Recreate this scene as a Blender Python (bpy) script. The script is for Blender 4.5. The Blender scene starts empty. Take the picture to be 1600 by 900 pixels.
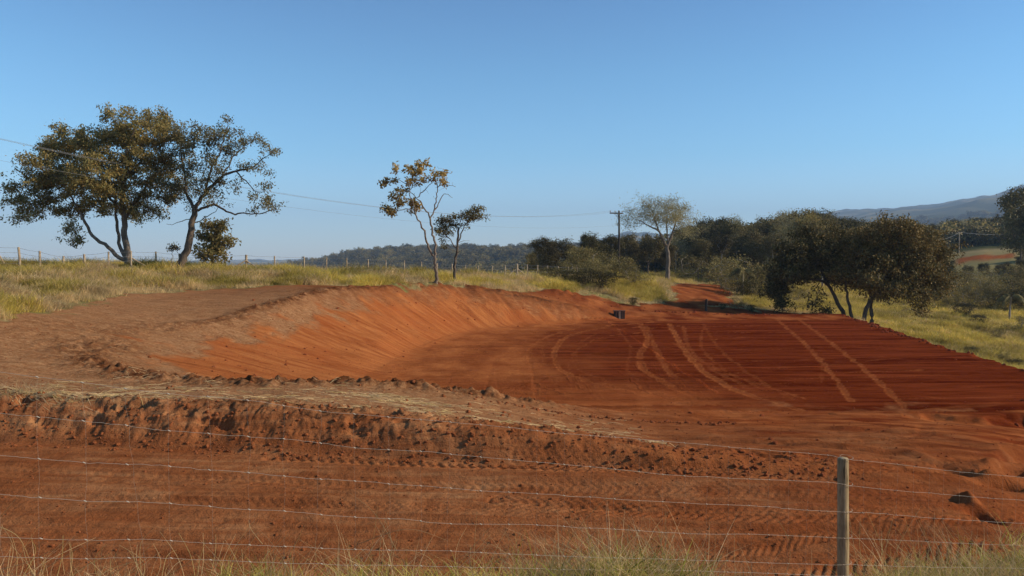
import bpy, math, random
import numpy as np
from mathutils import Vector
R = math.radians
rng = np.random.default_rng(7)
random.seed(7)
scene = bpy.context.scene
COL = scene.collection

# ------------------------------------------------------------------ camera
F = 1150.0                      # focal length in pixels of the 1600 px wide photograph
PITCH = math.atan(45 / F)       # the horizon sits 45 px above the middle
cam = bpy.data.objects.new('camera', bpy.data.cameras.new('camera'))
COL.objects.link(cam)
cam.data.sensor_width = 36.0
cam.data.lens = 36.0 * F / 1600
cam.data.clip_start = 0.05
cam.data.clip_end = 20000
cam.location = (0, 0, 0)        # eye level is z = 0, the ground lies about 1.7 m below
cam.rotation_euler = (math.pi / 2 - PITCH, 0, 0)
scene.camera = cam

# ------------------------------------------------------------------ sky and sun
SUN_EL, SUN_AZ = R(27), R(93.5)   # azimuth from +Y (view direction) towards +X
world = bpy.data.worlds.new('World')
scene.world = world
world.use_nodes = True
wn = world.node_tree.nodes
wl = world.node_tree.links
bg = wn['Background']
sky = wn.new('ShaderNodeTexSky')
sky.sky_type = 'NISHITA'
sky.sun_disc = False
sky.sun_elevation = SUN_EL
sky.sun_rotation = SUN_AZ
sky.altitude = 700
sky.air_density = 1.0
sky.dust_density = 0.4
sky.ozone_density = 1.6
# clear winter air: the sky texture is tinted a little bluer, evenly all the way round
tc = wn.new('ShaderNodeTexCoord'); sz_ = wn.new('ShaderNodeSeparateXYZ'); wl.new(tc.outputs['Generated'], sz_.inputs[0])
tint = wn.new('ShaderNodeValToRGB'); wl.new(sz_.outputs[2], tint.inputs[0])
SKY_TINT = [(.0, (1.45,1.55,1.80)), (.05, (1.30,1.60,1.84)), (.137, (.83,1.36,1.58)), (.236, (.70,1.22,1.45)), (.33, (.60,1.03,1.32)), (.6, (.50,.82,1.05)), (1.0, (.46,.74,.95))]
el_ = tint.color_ramp.elements
el_[0].position = 0; el_[0].color = (*[v / 2 for v in SKY_TINT[0][1]], 1)
el_[1].position = 1; el_[1].color = (*[v / 2 for v in SKY_TINT[-1][1]], 1)
for p_, c_ in SKY_TINT[1:-1]:
    e_ = el_.new(p_); e_.color = (*[v / 2 for v in c_], 1)
mul = wn.new('ShaderNodeVectorMath'); mul.operation = 'MULTIPLY'
sc2 = wn.new('ShaderNodeVectorMath'); sc2.operation = 'SCALE'; sc2.inputs['Scale'].default_value = 2.0
wl.new(sky.outputs[0], mul.inputs[0]); wl.new(tint.outputs[0], mul.inputs[1]); wl.new(mul.outputs[0], sc2.inputs[0])
wl.new(sc2.outputs[0], bg.inputs['Color'])
bg.inputs['Strength'].default_value = 0.1

sun_d = bpy.data.lights.new('sun', 'SUN')
sun_d.energy = 4.7
sun_d.angle = R(0.53)
sun_d.color = (1.0, 0.87, 0.69)
sun = bpy.data.objects.new('sun', sun_d)
COL.objects.link(sun)
S = Vector((math.cos(SUN_EL) * math.sin(SUN_AZ), math.cos(SUN_EL) * math.cos(SUN_AZ), math.sin(SUN_EL)))
sun.rotation_euler = S.to_track_quat('Z', 'Y').to_euler()
sun.location = (60, -10, 40)

scene.view_settings.view_transform = 'Standard'
scene.view_settings.look = 'None'
scene.view_settings.exposure = 0.35
scene.view_settings.gamma = 1.0
scene.view_settings.use_curve_mapping = False
scene.cycles.max_bounces = 6
scene.cycles.transparent_max_bounces = 8
scene.cycles.volume_bounces = 0

# ------------------------------------------------------------------ helpers
def tag(o, label=None, cat=None, group=None, kind=None):
    if label: o['label'] = label
    if cat: o['category'] = cat
    if group: o['group'] = group
    if kind: o['kind'] = kind
    return o

def empty(name, loc, rz=0.0):
    o = bpy.data.objects.new(name, None)
    o.location = loc
    o.rotation_euler = (0, 0, rz)
    o.empty_display_size = 0.3
    COL.objects.link(o)
    return o

def make_mesh(name, verts, faces, mat, smooth=False):
    """faces: (n,k) int array or list of arrays with the same k in each"""
    me = bpy.data.meshes.new(name)
    verts = np.asarray(verts, dtype=np.float32)
    groups = faces if isinstance(faces, list) else [faces]
    groups = [np.asarray(g, dtype=np.int32) for g in groups if len(g)]
    nl = sum(g.size for g in groups)
    nf = sum(len(g) for g in groups)
    me.vertices.add(len(verts))
    me.vertices.foreach_set('co', verts.ravel())
    me.loops.add(nl)
    me.loops.foreach_set('vertex_index', np.concatenate([g.ravel() for g in groups]))
    starts, off = [], 0
    for g in groups:
        starts.append(off + np.arange(len(g)) * g.shape[1])
        off += g.size
    me.polygons.add(nf)
    me.polygons.foreach_set('loop_start', np.concatenate(starts).astype(np.int32))
    me.polygons.foreach_set('use_smooth', np.full(nf, smooth, dtype=bool))
    me.update(calc_edges=True)
    me.validate(clean_customdata=False)
    for m in (mat if isinstance(mat, (list, tuple)) else [mat]):
        me.materials.append(m)
    return me

def obj(name, me, parent=None, loc=None):
    o = bpy.data.objects.new(name, me)
    COL.objects.link(o)
    if parent: o.parent = parent
    if loc is not None: o.location = loc
    return o

CP, SP = math.cos(PITCH), math.sin(PITCH)
def ray(px, py):
    """direction through a pixel of the photograph, scaled to Y = 1"""
    dx, dy = (px - 800) / F, (450 - py) / F
    v = np.array([dx, CP + dy * SP, -SP + dy * CP])
    return v / v[1]
def P(px, py, Y):
    return ray(px, py) * Y

# gradient noise -----------------------------------------------------------
_perm = rng.permutation(4096)
_ang = rng.random(4096) * 2 * np.pi
_gx, _gy = np.cos(_ang), np.sin(_ang)
def gnoise(x, y, seed=0):
    x = np.asarray(x, dtype=np.float64) + seed * 17.31
    y = np.asarray(y, dtype=np.float64) + seed * 9.77
    xi, yi = np.floor(x).astype(np.int64), np.floor(y).astype(np.int64)
    fx, fy = x - xi, y - yi
    def g(ix, iy, dx, dy):
        h = _perm[(_perm[ix & 4095] + iy) & 4095]
        return _gx[h] * dx + _gy[h] * dy
    u = fx * fx * fx * (fx * (fx * 6 - 15) + 10)
    v = fy * fy * fy * (fy * (fy * 6 - 15) + 10)
    a = g(xi, yi, fx, fy); b = g(xi + 1, yi, fx - 1, fy)
    c = g(xi, yi + 1, fx, fy - 1); d = g(xi + 1, yi + 1, fx - 1, fy - 1)
    return ((a + (b - a) * u) + ((c + (d - c) * u) - (a + (b - a) * u)) * v) * 1.5
def fbm(x, y, octv=4, seed=0, gain=0.5):
    s, a = 0.0, 1.0
    for k in range(octv):
        s = s + a * gnoise(x * 2 ** k, y * 2 ** k, seed + k * 3)
        a *= gain
    return s
def sstep(a, b, x):
    t = np.clip((x - a) / (b - a), 0, 1)
    return t * t * (3 - 2 * t)

# polygons and polylines -----------------------------------------------------
def poly_dist(X, Y, pts, closed=True):
    """distance to a polyline, arc length of the nearest point, inside flag"""
    pts = np.asarray(pts, dtype=np.float64)
    n = len(pts)
    best = np.full(X.shape, 1e9); arc = np.zeros(X.shape); ins = np.zeros(X.shape, dtype=bool)
    acc = 0.0
    for i in range(n if closed else n - 1):
        a, b = pts[i], pts[(i + 1) % n]
        e = b - a
        L = math.hypot(*e) + 1e-9
        t = np.clip(((X - a[0]) * e[0] + (Y - a[1]) * e[1]) / L ** 2, 0, 1)
        d = np.hypot(X - a[0] - t * e[0], Y - a[1] - t * e[1])
        m = d < best
        best = np.where(m, d, best); arc = np.where(m, acc + t * L, arc)
        if closed:
            c = ((a[1] > Y) != (b[1] > Y))
            with np.errstate(divide='ignore', invalid='ignore'):
                xx = (b[0] - a[0]) * (Y - a[1]) / (b[1] - a[1] + 1e-12) + a[0]
            ins ^= c & (X < xx)
        acc += L
    return best, arc, ins
def smooth_line(pts, n=6, closed=False):
    pts = np.asarray(pts, dtype=np.float64)
    out = []
    m = len(pts)
    rngi = range(m if closed else m - 1)
    for i in rngi:
        p0 = pts[(i - 1) % m] if closed or i > 0 else pts[0]
        p1 = pts[i]; p2 = pts[(i + 1) % m]
        p3 = pts[(i + 2) % m] if closed or i + 2 < m else pts[-1]
        for k in range(n):
            t = k / n
            out.append(0.5 * ((2 * p1) + (-p0 + p2) * t + (2 * p0 - 5 * p1 + 4 * p2 - p3) * t * t + (-p0 + 3 * p1 - 3 * p2 + p3) * t ** 3))
    if not closed: out.append(pts[-1])
    return np.array(out)

# ------------------------------------------------------------------ terrain heights
ctrl = [  # photo column, distance, height relative to the eye
 (-600,12,-1.5),(-600,30,-.4),(-600,60,-.4),(-200,11,-2.2),(-200,25,-.9),(0,12,-2.35),(0,19.4,-1.6),(0,28,-1.1),(0,38,-.72),(0,50,-.8),(0,80,-2.5),
 (240,12.6,-2.40),(210,20,-2.35),(120,30,-1.25),(200,43,-.62),(200,60,-1.1),(200,90,-4),
 (300,16.4,-2.52),(300,25.4,-2.1),(300,34,-1.5),(300,43,-.7),
 (480,11.9,-2.45),(570,15.9,-2.66),(440,28.7,-1.78),(450,36,-1.32),(430,46,-.92),(430,60,-1.8),(430,90,-5),
 (560,33,-1.47),(575,42,-1.38),(575,50,-1.12),(575,65,-2.6),(575,100,-7),
 (650,39,-1.66),(682,43,-1.57),(700,54,-1.25),(700,70,-2.8),(700,100,-6),
 (720,42,-1.92),(800,45.5,-2.22),(800,52,-1.98),(840,61,-1.7),(820,75,-1.9),(820,110,-5),
 (900,48.5,-3.05),(870,54,-2.25),(900,65,-1.9),(940,80,-2.0),(940,110,-3),
 (760,15.3,-3.0),(900,11.5,-2.78),(900,16.3,-3.38),(1000,19,-3.8),(1290,11.5,-3.12),(1300,15,-3.5),(1500,10,-3.15),(1500,15,-3.6),(1600,12,-3.4),(1800,12,-3.8),(1000,13,-3.2),
 (640,22,-2.6),(640,30,-1.9),(800,25,-3.2),(800,35,-2.7),(1000,30,-3.8),(1000,40,-3.7),(1200,35,-4.2),(1200,45,-4.2),(1300,25,-4.3),
 (960,49,-3.62),(1000,50,-3.78),(1100,55,-3.62),(1130,63,-3.35),(1100,78,-3.05),(1060,90,-3.0),(1000,56,-3.1),(1000,66,-2.15),(960,60,-2.4),(920,60,-2.1),(1040,85,-2.45),(1000,95,-2.2),(1060,110,-2.6),
 (1200,60,-4.05),(1200,85,-3.35),(1200,110,-2.8),(1290,56,-4.35),(1360,50,-5.2),(1360,56,-5.2),(1360,80,-5.0),(1360,110,-4.2),(1600,28,-4.9),(1600,40,-5.95),(1600,60,-6.1),(1600,90,-5.7),(1600,120,-4.2),
 (1450,100,-5.0),(1450,120,-4.0),(1800,30,-5.8),(1800,60,-7),(1800,100,-6.5),(2200,20,-5.5),(2200,60,-7.5),(-600,100,-4)]
def to_uv(X, Y):
    r = np.hypot(X, Y)
    return np.arctan2(X, Y), np.log(np.maximum(r, 1.0))
cp = np.array([((c[0] - 800) / F * c[1], c[1], c[2]) for c in ctrl])
cu, cv = to_uv(cp[:, 0], cp[:, 1])
def tps_k(d2):
    return 0.5 * d2 * np.log(d2 + 1e-12)
NC = len(cp)
K = tps_k((cu[:, None] - cu[None]) ** 2 + (cv[:, None] - cv[None]) ** 2) + np.eye(NC) * 2e-4
Pm = np.c_[np.ones(NC), cu, cv]
Mx = np.block([[K, Pm], [Pm.T, np.zeros((3, 3))]])
W = np.linalg.solve(Mx, np.r_[cp[:, 2], 0, 0, 0])
def tps(X, Y):
    u, v = to_uv(X, Y)
    u = np.clip(u, -1.0, 1.0); v = np.clip(v, math.log(8), math.log(140))
    out = W[-3] + W[-2] * u + W[-1] * v
    for i in range(NC):
        out = out + W[i] * tps_k((u - cu[i]) ** 2 + (v - cv[i]) ** 2)
    return out

# far country: ground height by photo column (rows) and distance (columns)
_fr0 = np.array([110, 150, 200, 260, 330, 420, 520, 640, 800, 1100, 1600, 2500, 4000.])
_fr1 = np.array([110, 150, 200, 260, 360, 520, 740, 1000, 1350, 1900, 2800, 4500, 6500.])
FR = np.log(_fr1)
FT = [
 (-2500, [-6,-9,-12,-14,-16,-18,-18,-18,-18,-18,-16,-10,-10]),
 (0,     [-6,-10,-13,-15,-17,-18,-18,-18,-17,-17,-14,-14,-16]),
 (220,   [-6,-10,-13,-15,-17,-18,-17,-13,-14,-17,-14,-14,-16]),
 (330,   [-6,-10,-13,-16,-18,-20,-18,-14,-16,-18,-14,-12,-14]),
 (420,   [-7,-11,-15,-18,-20,-20,-15,-9,-12,-18,-14,-8,-10]),
 (490,   [-7,-12,-16,-19,-20,-18,-9,-3,-6,-16,-14,-6,-10]),
 (560,   [-8,-13,-17,-20,-20,-15,-3,3.5,0,-14,-14,-6,-10]),
 (640,   [-7,-12,-17,-20,-18,-11,1,7,5,-12,-14,-6,-10]),
 (730,   [-6,-11,-16,-18,-15,-8,3,8,8.5,-8,-12,0,-10]),
 (820,   [-5,-9,-14,-16,-12,-6,4,9,12,-5,-8,10,-10]),
 (900,   [-4,-6,-8,-10,-9,-5,2,7,11,0,10,50,30]),
 (985,   [-3,-4,-5,-6,-6,-4,2,8,12,10,40,84,60]),
 (1080,  [-2.5,-2,-1,0,1,3,6,10,12,20,40,70,60]),
 (1200,  [-2.6,-1.5,1,3,4,6,9,12,16,30,60,110,90]),
 (1310,  [-3.8,-2.5,0,3,6,9,12,16,20,40,80,145,110]),
 (1450,  [-4.4,-3.5,-.5,4,7,10,13,18,22,50,90,150,126]),
 (1540,  [-4.5,-3.2,1.5,5,8,11,14,19,24,55,102,173,142]),
 (1620,  [-4.5,-3.0,2,6,9,12,15,20,26,60,115,204,170]),
 (2100,  [-6,-4,1,5,8,10,14,18,26,60,120,260,220]),
 (3400,  [-6,-4,-2,0,4,6,10,14,20,40,80,160,150])]
fth = np.arctan((np.array([t[0] for t in FT]) - 800) / F)
fz = np.array([t[1] for t in FT], dtype=np.float64) * (_fr1 / _fr0)[None]
def far(X, Y):
    r = np.hypot(X, Y)
    th = np.clip(np.arctan2(X, Y), fth[0], fth[-1] - 1e-6)
    v = np.clip(np.log(np.maximum(r, 1)), FR[0], FR[-1] - 1e-6)
    i = np.clip(np.searchsorted(fth, th, side='right') - 1, 0, len(fth) - 2)
    j = np.clip(np.searchsorted(FR, v, side='right') - 1, 0, len(FR) - 2)
    a = (th - fth[i]) / (fth[i + 1] - fth[i]); b = (v - FR[j]) / (FR[j + 1] - FR[j])
    a = a * a * (3 - 2 * a) * .5 + a * .5; b = b * b * (3 - 2 * b) * .5 + b * .5
    z = fz[i, j] * (1 - a) * (1 - b) + fz[i + 1, j] * a * (1 - b) + fz[i, j + 1] * (1 - a) * b + fz[i + 1, j + 1] * a * b
    amp = sstep(150, 900, r) * 3 + sstep(1000, 3000, r) * 7
    return z + fbm(X / 230, Y / 230, 4, 5) * amp * np.interp(r, [400, 4500], [1, 1.8])

ZF = -3.9          # level of the excavated pad
PAD = smooth_line([(-4.6,20.5),(-4.7,23.4),(-4.5,27),(-4.1,31),(-3.3,35.5),(-2.2,39.5),(0,42.7),(3.4,45.6),(6.7,48.0),(9.5,50.2),
       (15,51.2),(21.8,52.2),(22.6,50.8),(20.9,43),(19.4,36.5),(18.2,30),(17.9,25.6),(18.5,22),(17,19.4),(10,18.6),(4,18.4),(.5,17.5),(-2.2,18.0),(-3.9,18.9)], 3, True)
def toeY(X):       # foot of the low bank behind the near dirt road
    return np.interp(X, [-30,-12,-8,-3,.5,4,6,12], [13.5,12.2,11.5,11.0,10.75,10.45,10.4,10.4])
def roadZ(X, Y):
    return -3.0 - 0.012 * X
FA = np.array([-2.33, 3.43]); FD = np.array([math.cos(R(23.4)), math.sin(R(23.4))])
def knoll(X, Y):   # the ground the photographer and the near fence stand on
    s = (X - FA[0]) * FD[0] + (Y - FA[1]) * FD[1]
    q = -(X - FA[0]) * FD[1] + (Y - FA[1]) * FD[0]
    return -1.58 - .2 * np.clip(s, -4, 9) - .46 * np.maximum(q - .15, 0) - .03 * np.clip(-q, 0, 30)
def smin(a, b, k):
    h = np.clip(.5 + .5 * (b - a) / k, 0, 1)
    return b + (a - b) * h - k * h * (1 - h)
def smax(a, b, k): return -smin(-a, -b, k)

def lugs(X, Y, pts, width, depth, gap, slant, pair=None):
    """tyre lug prints pressed along a track"""
    offs = [0] if pair is None else [-pair / 2, pair / 2]
    x0, y0 = np.min(pts, 0) - 2; x1, y1 = np.max(pts, 0) + 2
    out = np.zeros(X.shape)
    m = (X > x0) & (X < x1) & (Y > y0) & (Y < y1)
    if not m.any(): return out
    xs, ys = X[m], Y[m]
    o = np.zeros(xs.shape)
    p = smooth_line(pts, 8)
    tn = np.gradient(p, axis=0); tn /= np.linalg.norm(tn, axis=1)[:, None]
    nr = np.c_[-tn[:, 1], tn[:, 0]]
    for of in offs:
        q = p + nr * of
        d, a, _ = poly_dist(xs, ys, q, False)
        w = 1 - sstep(width * .42, width * .55, d)
        wave = .5 + .5 * np.sin(2 * math.pi * (a + d * slant) / gap)
        o = np.minimum(o, -depth * w * (.35 + .65 * wave ** 1.5))
    out[m] = o
    return out

TYRES = [  # points, tread width, depth, lug gap, slant, spacing between the two wheels
 ([(-3.6,10.85),(-1,10.62),(1.5,10.42),(4.6,10.2)], .24, .045, .15, .9, None),
 ([(-9,10.2),(-4,9.9),(1,9.65),(6,9.5)], .34, .014, .13, .8, None),
 ([(1.2,7.0),(3.2,8.0),(5.5,8.7),(8,9.0)], .46, .020, .12, 1.4, None),
 ([(2.6,6.7),(4.6,7.5),(6.5,7.9),(9,8.1)], .50, .034, .14, -1.3, None),
 ([(-5,8.9),(0,8.6),(4,8.9),(8,9.6)], .36, .014, .12, 1.2, None),
 ([(0,9.9),(3,9.5),(6,9.9),(9,11.4),(10.5,14)], .34, .024, .14, 1.2, 1.9),
 ([(3.5,12.0),(6,12.4),(8.5,13.6),(10,16)], .30, .024, .15, 1.2, 1.7),
]
LIPN = [None]
def height(X, Y, detail=True):
    X = np.asarray(X, dtype=np.float64); Y = np.asarray(Y, dtype=np.float64)
    r = np.hypot(X, Y)
    near = tps(X, Y)
    fr = far(X, Y)
    base = near + (fr - near) * sstep(100, 140, r)
    fr2 = r < 160
    if detail:
        base = base + fbm(X / 6, Y / 6, 3, 11) * .10 * sstep(20, 60, r) + fbm(X / 1.3, Y / 1.3, 3, 21) * .03
    # excavation and fill around the level pad
    d, arc, ins = poly_dist(X, Y, PAD, True)
    d0 = d
    d = np.where(ins, 0, d)
    dj = d
    if detail:
        dj = d + np.where(d > 0, 1, 0) * (.45 + 1.3 * np.abs(gnoise(X / 2.6, Y / 2.6, 37))) * (gnoise(arc * 2.2, d * .12, 31) * .14 + gnoise(arc * 6.5, d * .25, 33) * .05 + gnoise(arc * .6, d * .3, 34) * .3) * sstep(0, 1.2, d) * sstep(20, 25, Y)
    s_left = np.interp(Y, [17, 19, 24, 27, 30, 34, 38], [.28, .255, .27, .37, .48, .56, .62])
    s_cut = np.interp(X, [-3, 2, 7, 12], [.62, .85, 1.1, .6])
    s_cut = s_left + (s_cut - s_left) * sstep(-6.5, -2.5, X)
    s_near = np.interp(X, [-9, -7, -5, -3, 0], [.27, .30, .36, .54, .8])
    s_cut = s_cut + (s_near - s_cut) * sstep(22.5, 18.5, Y)
    dsg = np.where(ins, -d0, dj)
    up = ZF + s_cut * .5 * (dsg + np.sqrt(dsg * dsg + .40 ** 2 * sstep(9, 0, X) + .02))
    up = up - s_cut * .5 * .06
    dn = ZF - .62 * np.maximum(d - (.45 + (.55 * fbm(X / 1.4, Y / 1.4, 3, 36) if detail else 0)) * (X > 8), 0)
    h = smin(base, up, .22)
    h = smax(h, dn, .18)
    h = np.where(ins, np.minimum(np.maximum(up, ZF), ZF + .6), h)
    cutmask = (h < base - .02) & ~ins
    lipn = 0
    if detail:
        # heaped, turned topsoil along the near lip and the rim of the cut
        gap = (up - base) / np.maximum(s_cut, .2)
        lipn = np.exp(-((gap - .15) / .38) ** 2) * (~ins) * (Y > 14) * (Y < 50) * (.25 + .75 * sstep(-12.5, -8.5, X)) * np.maximum(sstep(2.5, -.5, X), (Y > 30) * sstep(9, 5, X))
        rough = fbm(X * 1.7, Y * 1.7, 4, 35, .62)
        h = h + lipn * (.05 + .16 * np.abs(rough)) * np.where(Y < 26, 1, .7)
    # near road terrace
    ty = toeY(X)
    if detail:
        ty = ty + fbm(X / 1.6, Y * 0, 3, 41) * .10
    db = np.maximum(Y - ty, 0)
    rz = roadZ(X, Y)
    slope_b = np.interp(X, [-9, -3, 1, 5], [.72, .8, 1.1, 1.1])
    if detail:
        db = db + (Y > ty) * sstep(0, .3, db) * (gnoise(X * .5 + Y * .6, Y * .9, 42) * .06 * np.interp(X, [-6, -1, 3], [1, .8, .5]) + gnoise(X * 4.5 + Y * 2, Y * 1.5, 43) * .03 + gnoise(X * 11 + Y * 5, Y * 2.2, 44) * .015)
    bank = rz + slope_b * db
    h2 = smin(h, bank, .22)
    zone_road = (bank < h - .0)
    h = np.where(Y < 17, h2, h)
    h = smax(h, np.where(r < 16, knoll(X, Y), -99), .12)
    if detail:
        e = sstep(.02, .35, np.maximum(Y - ty, 0)) * (1 - sstep(1.0, 1.9, Y - ty)) * sstep(7.5, 4, X) * np.interp(X, [-4, 0, 3], [1, .6, .45])
        cl = fbm(X * 3.2, Y * 3.2, 5, 45, .68)
        h = h + e * (cl * .034 - np.maximum(gnoise(X * 1.9, Y * 5.2, 49) - .34, 0) * .75 * sstep(.25, .6, Y - ty)) * (r < 18)
        # ridged edge of turned soil along the lip of the excavation and along the top of the near bank
        lip = np.exp(-((Y - ty - 1.05) / .3) ** 2) * sstep(6, 3, X) * (r < 20)
        h = h + lip * (.03 + np.abs(fbm(X * 1.9, Y * 2.6, 4, 46, .62)) * .075)
        h = h + fbm(X * 3.1, Y * 3.1, 3, 47, .6) * .010 * (1 - sstep(12, 40, r)) * ~ins
        h = h + (fbm(X * .13, (Y + .09 * X) * 1.7, 3, 51) * .075 + fbm(X * .3, (Y + .09 * X) * 5, 2, 52) * .018) * (1 - sstep(9.5, 11.4, Y)) * (r > 6) * (r < 14)
        # ruts and scoops on the right side of the near road
        for (cx, cy, sx, sy, an, dp) in [(8.9,12.8,.35,.16,.5,.36),(7.95,11.6,.42,.16,.7,.32),(7.2,10.6,.28,.2,.2,.36),(7.55,10.15,.4,.15,1.2,.3),(5.85,9.0,.10,.30,-.25,.36),(6.9,11.3,.2,.5,.1,.16),(7.0,8.4,.8,.14,.3,.2),
                                         (9.6,13.4,.8,.25,.5,.25),(3.6,13.4,1.2,.14,-.25,.09),(5.6,12.6,1.0,.12,-.35,.09),(1.4,12.9,.8,.12,-.15,.10),(7.4,15.0,1.6,.15,-.3,.08)]:
            ca, sa = math.cos(an), math.sin(an)
            u = ((X - cx) * ca + (Y - cy) * sa) / sx; v = (-(X - cx) * sa + (Y - cy) * ca) / sy
            g = np.exp(-(u * u + v * v))
            g2 = np.exp(-(u * u + (v - 1.6) ** 2))
            h = h - dp * g + dp * .45 * g2
        for T in TYRES:
            h = h + lugs(X, Y, np.array(T[0], float), *T[1:5], pair=T[5])
        # grader grooves and wheel prints on the pad
        gv = Y + .03 * X + .15 * gnoise(X * .12, Y * .2, 61)
        padm = ins * sstep(0, 1.0, poly_dist(X, Y, PAD, True)[0])
        h = h + padm * (gnoise(X * .05, gv * 1.0, 68) * .07 + gnoise(X * .10, gv * 2.6, 62) * .045 + gnoise(X * .22, gv * 6.0, 63) * .03)
        h = h + fbm(X * 1.2, Y * 1.2, 2, 64) * .012 * ins
        h = h + pad_ruts(X, Y) * ins
        # berm of loose soil at the far edge of the pad
        bd = poly_dist(X, Y, [(8.5,50.6),(14,51.9),(21,52.9),(23,51.6)], False)[0]
        h = h + .05 * np.exp(-(bd / .45) ** 2) * (1 + fbm(X, Y, 2, 65))
        # heaped red soil at the grass edges
        bd = poly_dist(X, Y, [(-8,39.5),(-6.0,42),(-3.8,44),(.5,46.8)], False)[0]
        h = h + .10 * np.exp(-(bd / .8) ** 2) * np.maximum(0, 1 + fbm(X * .8, Y * .8, 2, 66))
        # heaped red soil by the dark bushes
        g = np.exp(-(((X - 4.1) / 1.7) ** 2 + ((Y - 52.5) / .9) ** 2))
        h = h + .35 * g * (1 + .5 * fbm(X * 1.5, Y * 1.5, 2, 67))
        g = np.exp(-(((X - 21) / 4) ** 2 + ((Y - 66) / 2.5) ** 2))
        h = h + 0 * g
    LIPN[0] = lipn
    return h, d, arc, ins, cutmask, base

LINES = [([(1030,498),(930,504),(830,515),(760,532),(720,560),(700,600)],.16,.5),([(990,500),(880,513),(810,530),(778,558),(775,590),(785,625)],.15,.5),([(1000,520),(940,528),(905,545),(890,570),(905,600),(950,630)],.14,.5),([(760,540),(820,560),(900,590),(1000,612)],.14,.4),([(720,580),(800,590),(880,612)],.14,.4),([(880,500),(800,514),(720,535),(650,565)],.16,.45),([(1100,510),(1095,540),(1130,575),(1190,608)],.14,.45),([(960,510),(985,540),(980,575),(1010,605)],.14,.4),
 ([(860,520),(1000,512),(1200,510)],.1,.4),([(880,535),(1050,522),(1290,520)],.09,.4),([(930,553),(1100,548),(1330,541)],.1,.45),([(950,571),(1150,570),(1420,560)],.08,.4),([(1000,598),(1250,592),(1500,585)],.1,.4),([(1050,612),(1300,610),(1530,604)],.09,.4),([(1100,622),(1350,622),(1580,618)],.12,.4),
 ([(845,505),(820,540),(812,580),(818,615)],.18,.5),([(1000,500),(905,517),(852,538),(850,560),(862,590),(880,615)],.2,.5),([(1095,500),(1120,540),(1180,590),(1240,625)],.18,.4),([(1020,503),(950,510),(890,525),(868,545),(870,570),(900,590),(980,610),(1080,630)],.34,.9),
 ([(1000,498),(920,508),(860,525),(830,545),(828,565),(835,590),(838,620)],.34,.8),
 ([(980,497),(900,505),(840,522),(790,545),(770,570),(762,600),(758,620)],.3,.6),
 ([(960,499),(870,509),(800,525),(740,548),(700,570)],.3,.5),([(1030,507),(960,515),(915,530),(900,550),(905,575),(960,600),(1060,622),(1180,640)],.2,.45),
 ([(1000,505),(1012,530),(1000,555),(1010,580),(1060,610),(1110,632)],.36,.7),([(1010,510),(1030,555),(1055,590),(1110,625)],.3,.55),
 ([(1045,505),(1065,540),(1100,580),(1160,615),(1250,640)],.36,.9),([(1068,510),(1078,545),(1120,580),(1180,612)],.24,.5),
 ([(1215,500),(1260,540),(1300,585),(1330,630)],.24,.7),([(1250,500),(1310,545),(1360,585),(1420,645)],.24,.7),
 ([(1050,535),(1130,580),(1200,605),(1260,625)],.16,.6),([(905,586),(1070,583),(1440,577)],.10,.75),([(1065,533),(1180,527)],.12,.6),
 ([(1080,560),(1200,563),(1380,556)],.08,.45),([(1100,605),(1280,598)],.08,.45),([(1120,520),(1300,515)],.1,.35),([(950,560),(1200,548)],.07,.3),([(1200,575),(1500,566)],.08,.35),
 ([(900,600),(1000,622),(1150,640),(1400,643),(1560,633)],.4,.5),([(870,560),(900,600),(930,625)],.3,.5),
 ([(940,545),(1000,540),(1060,543)],.08,.3),([(650,590),(740,560),(840,520)],.3,.35),([(1284,560),(1284,600)],.1,.35),
 ([(620,590),(700,556),(790,528),(900,506)],.2,.35),([(700,610),(760,570),(830,540),(930,520),(1060,510)],.22,.4),([(790,625),(800,580),(830,550)],.2,.4)]
def at_level(px, py, z):
    v = ray(px, py); t = z / v[2]
    return (v[0] * t, t)
_lw = None
def pad_tracks(px_, py_):
    """for each point: strength of pale compacted soil, and pressed depth"""
    global _lw
    if _lw is None: _lw = [(smooth_line([at_level(a, c, ZF) for a, c in pts], 5), wd, st) for pts, wd, st in LINES]
    acc = np.zeros(px_.shape); dep = np.zeros(px_.shape)
    wob = gnoise(px_ * 1.4, py_ * 1.4, 81) * .06
    for q, wd, st in _lw:
        x0, y0 = q.min(0) - 1; x1, y1 = q.max(0) + 1
        m = (px_ > x0) & (px_ < x1) & (py_ > y0) & (py_ < y1)
        if not m.any(): continue
        d, al, _ = poly_dist(px_[m], py_[m], q, False)
        d = np.abs(d + wob[m]); w = wd * .46
        brk = np.clip(.85 + .6 * gnoise(al * .45, wd * 9 + len(q), 88) + .5 * gnoise(px_[m] * .8, py_[m] * 5, 89), .3, 1)
        body = 1 - sstep(w * .5, w * .85, d)
        edge = np.exp(-((d - w * .6) / (w * .24)) ** 2)
        acc[m] = np.maximum(acc[m], st * brk * np.maximum(body * .62, edge))
        dep[m] = np.minimum(dep[m], -.014 * body * st) + .012 * edge * st * (wd > .15)
    return acc, dep
def pad_ruts(X, Y):
    out = np.zeros(X.shape)
    m = (Y > 14) & (Y < 56) & (np.abs(X) < 26)
    if m.any(): out[m] = pad_tracks(X[m], Y[m])[1]
    return out
def hz(X, Y):
    return float(height(np.array([X]), np.array([Y]), False)[0][0])

_rs = np.exp(np.linspace(math.log(3), math.log(900), 1400))
def hit(px, py):
    """ground point seen at a pixel of the photograph"""
    v = ray(px, py)
    X, Y, Z = _rs * v[0], _rs, _rs * v[2]
    g = height(X, Y, False)[0]
    k = np.argmax(Z < g)
    if not (Z < g).any(): k = len(_rs) - 1
    return np.array([X[k], Y[k], g[k]])

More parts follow.
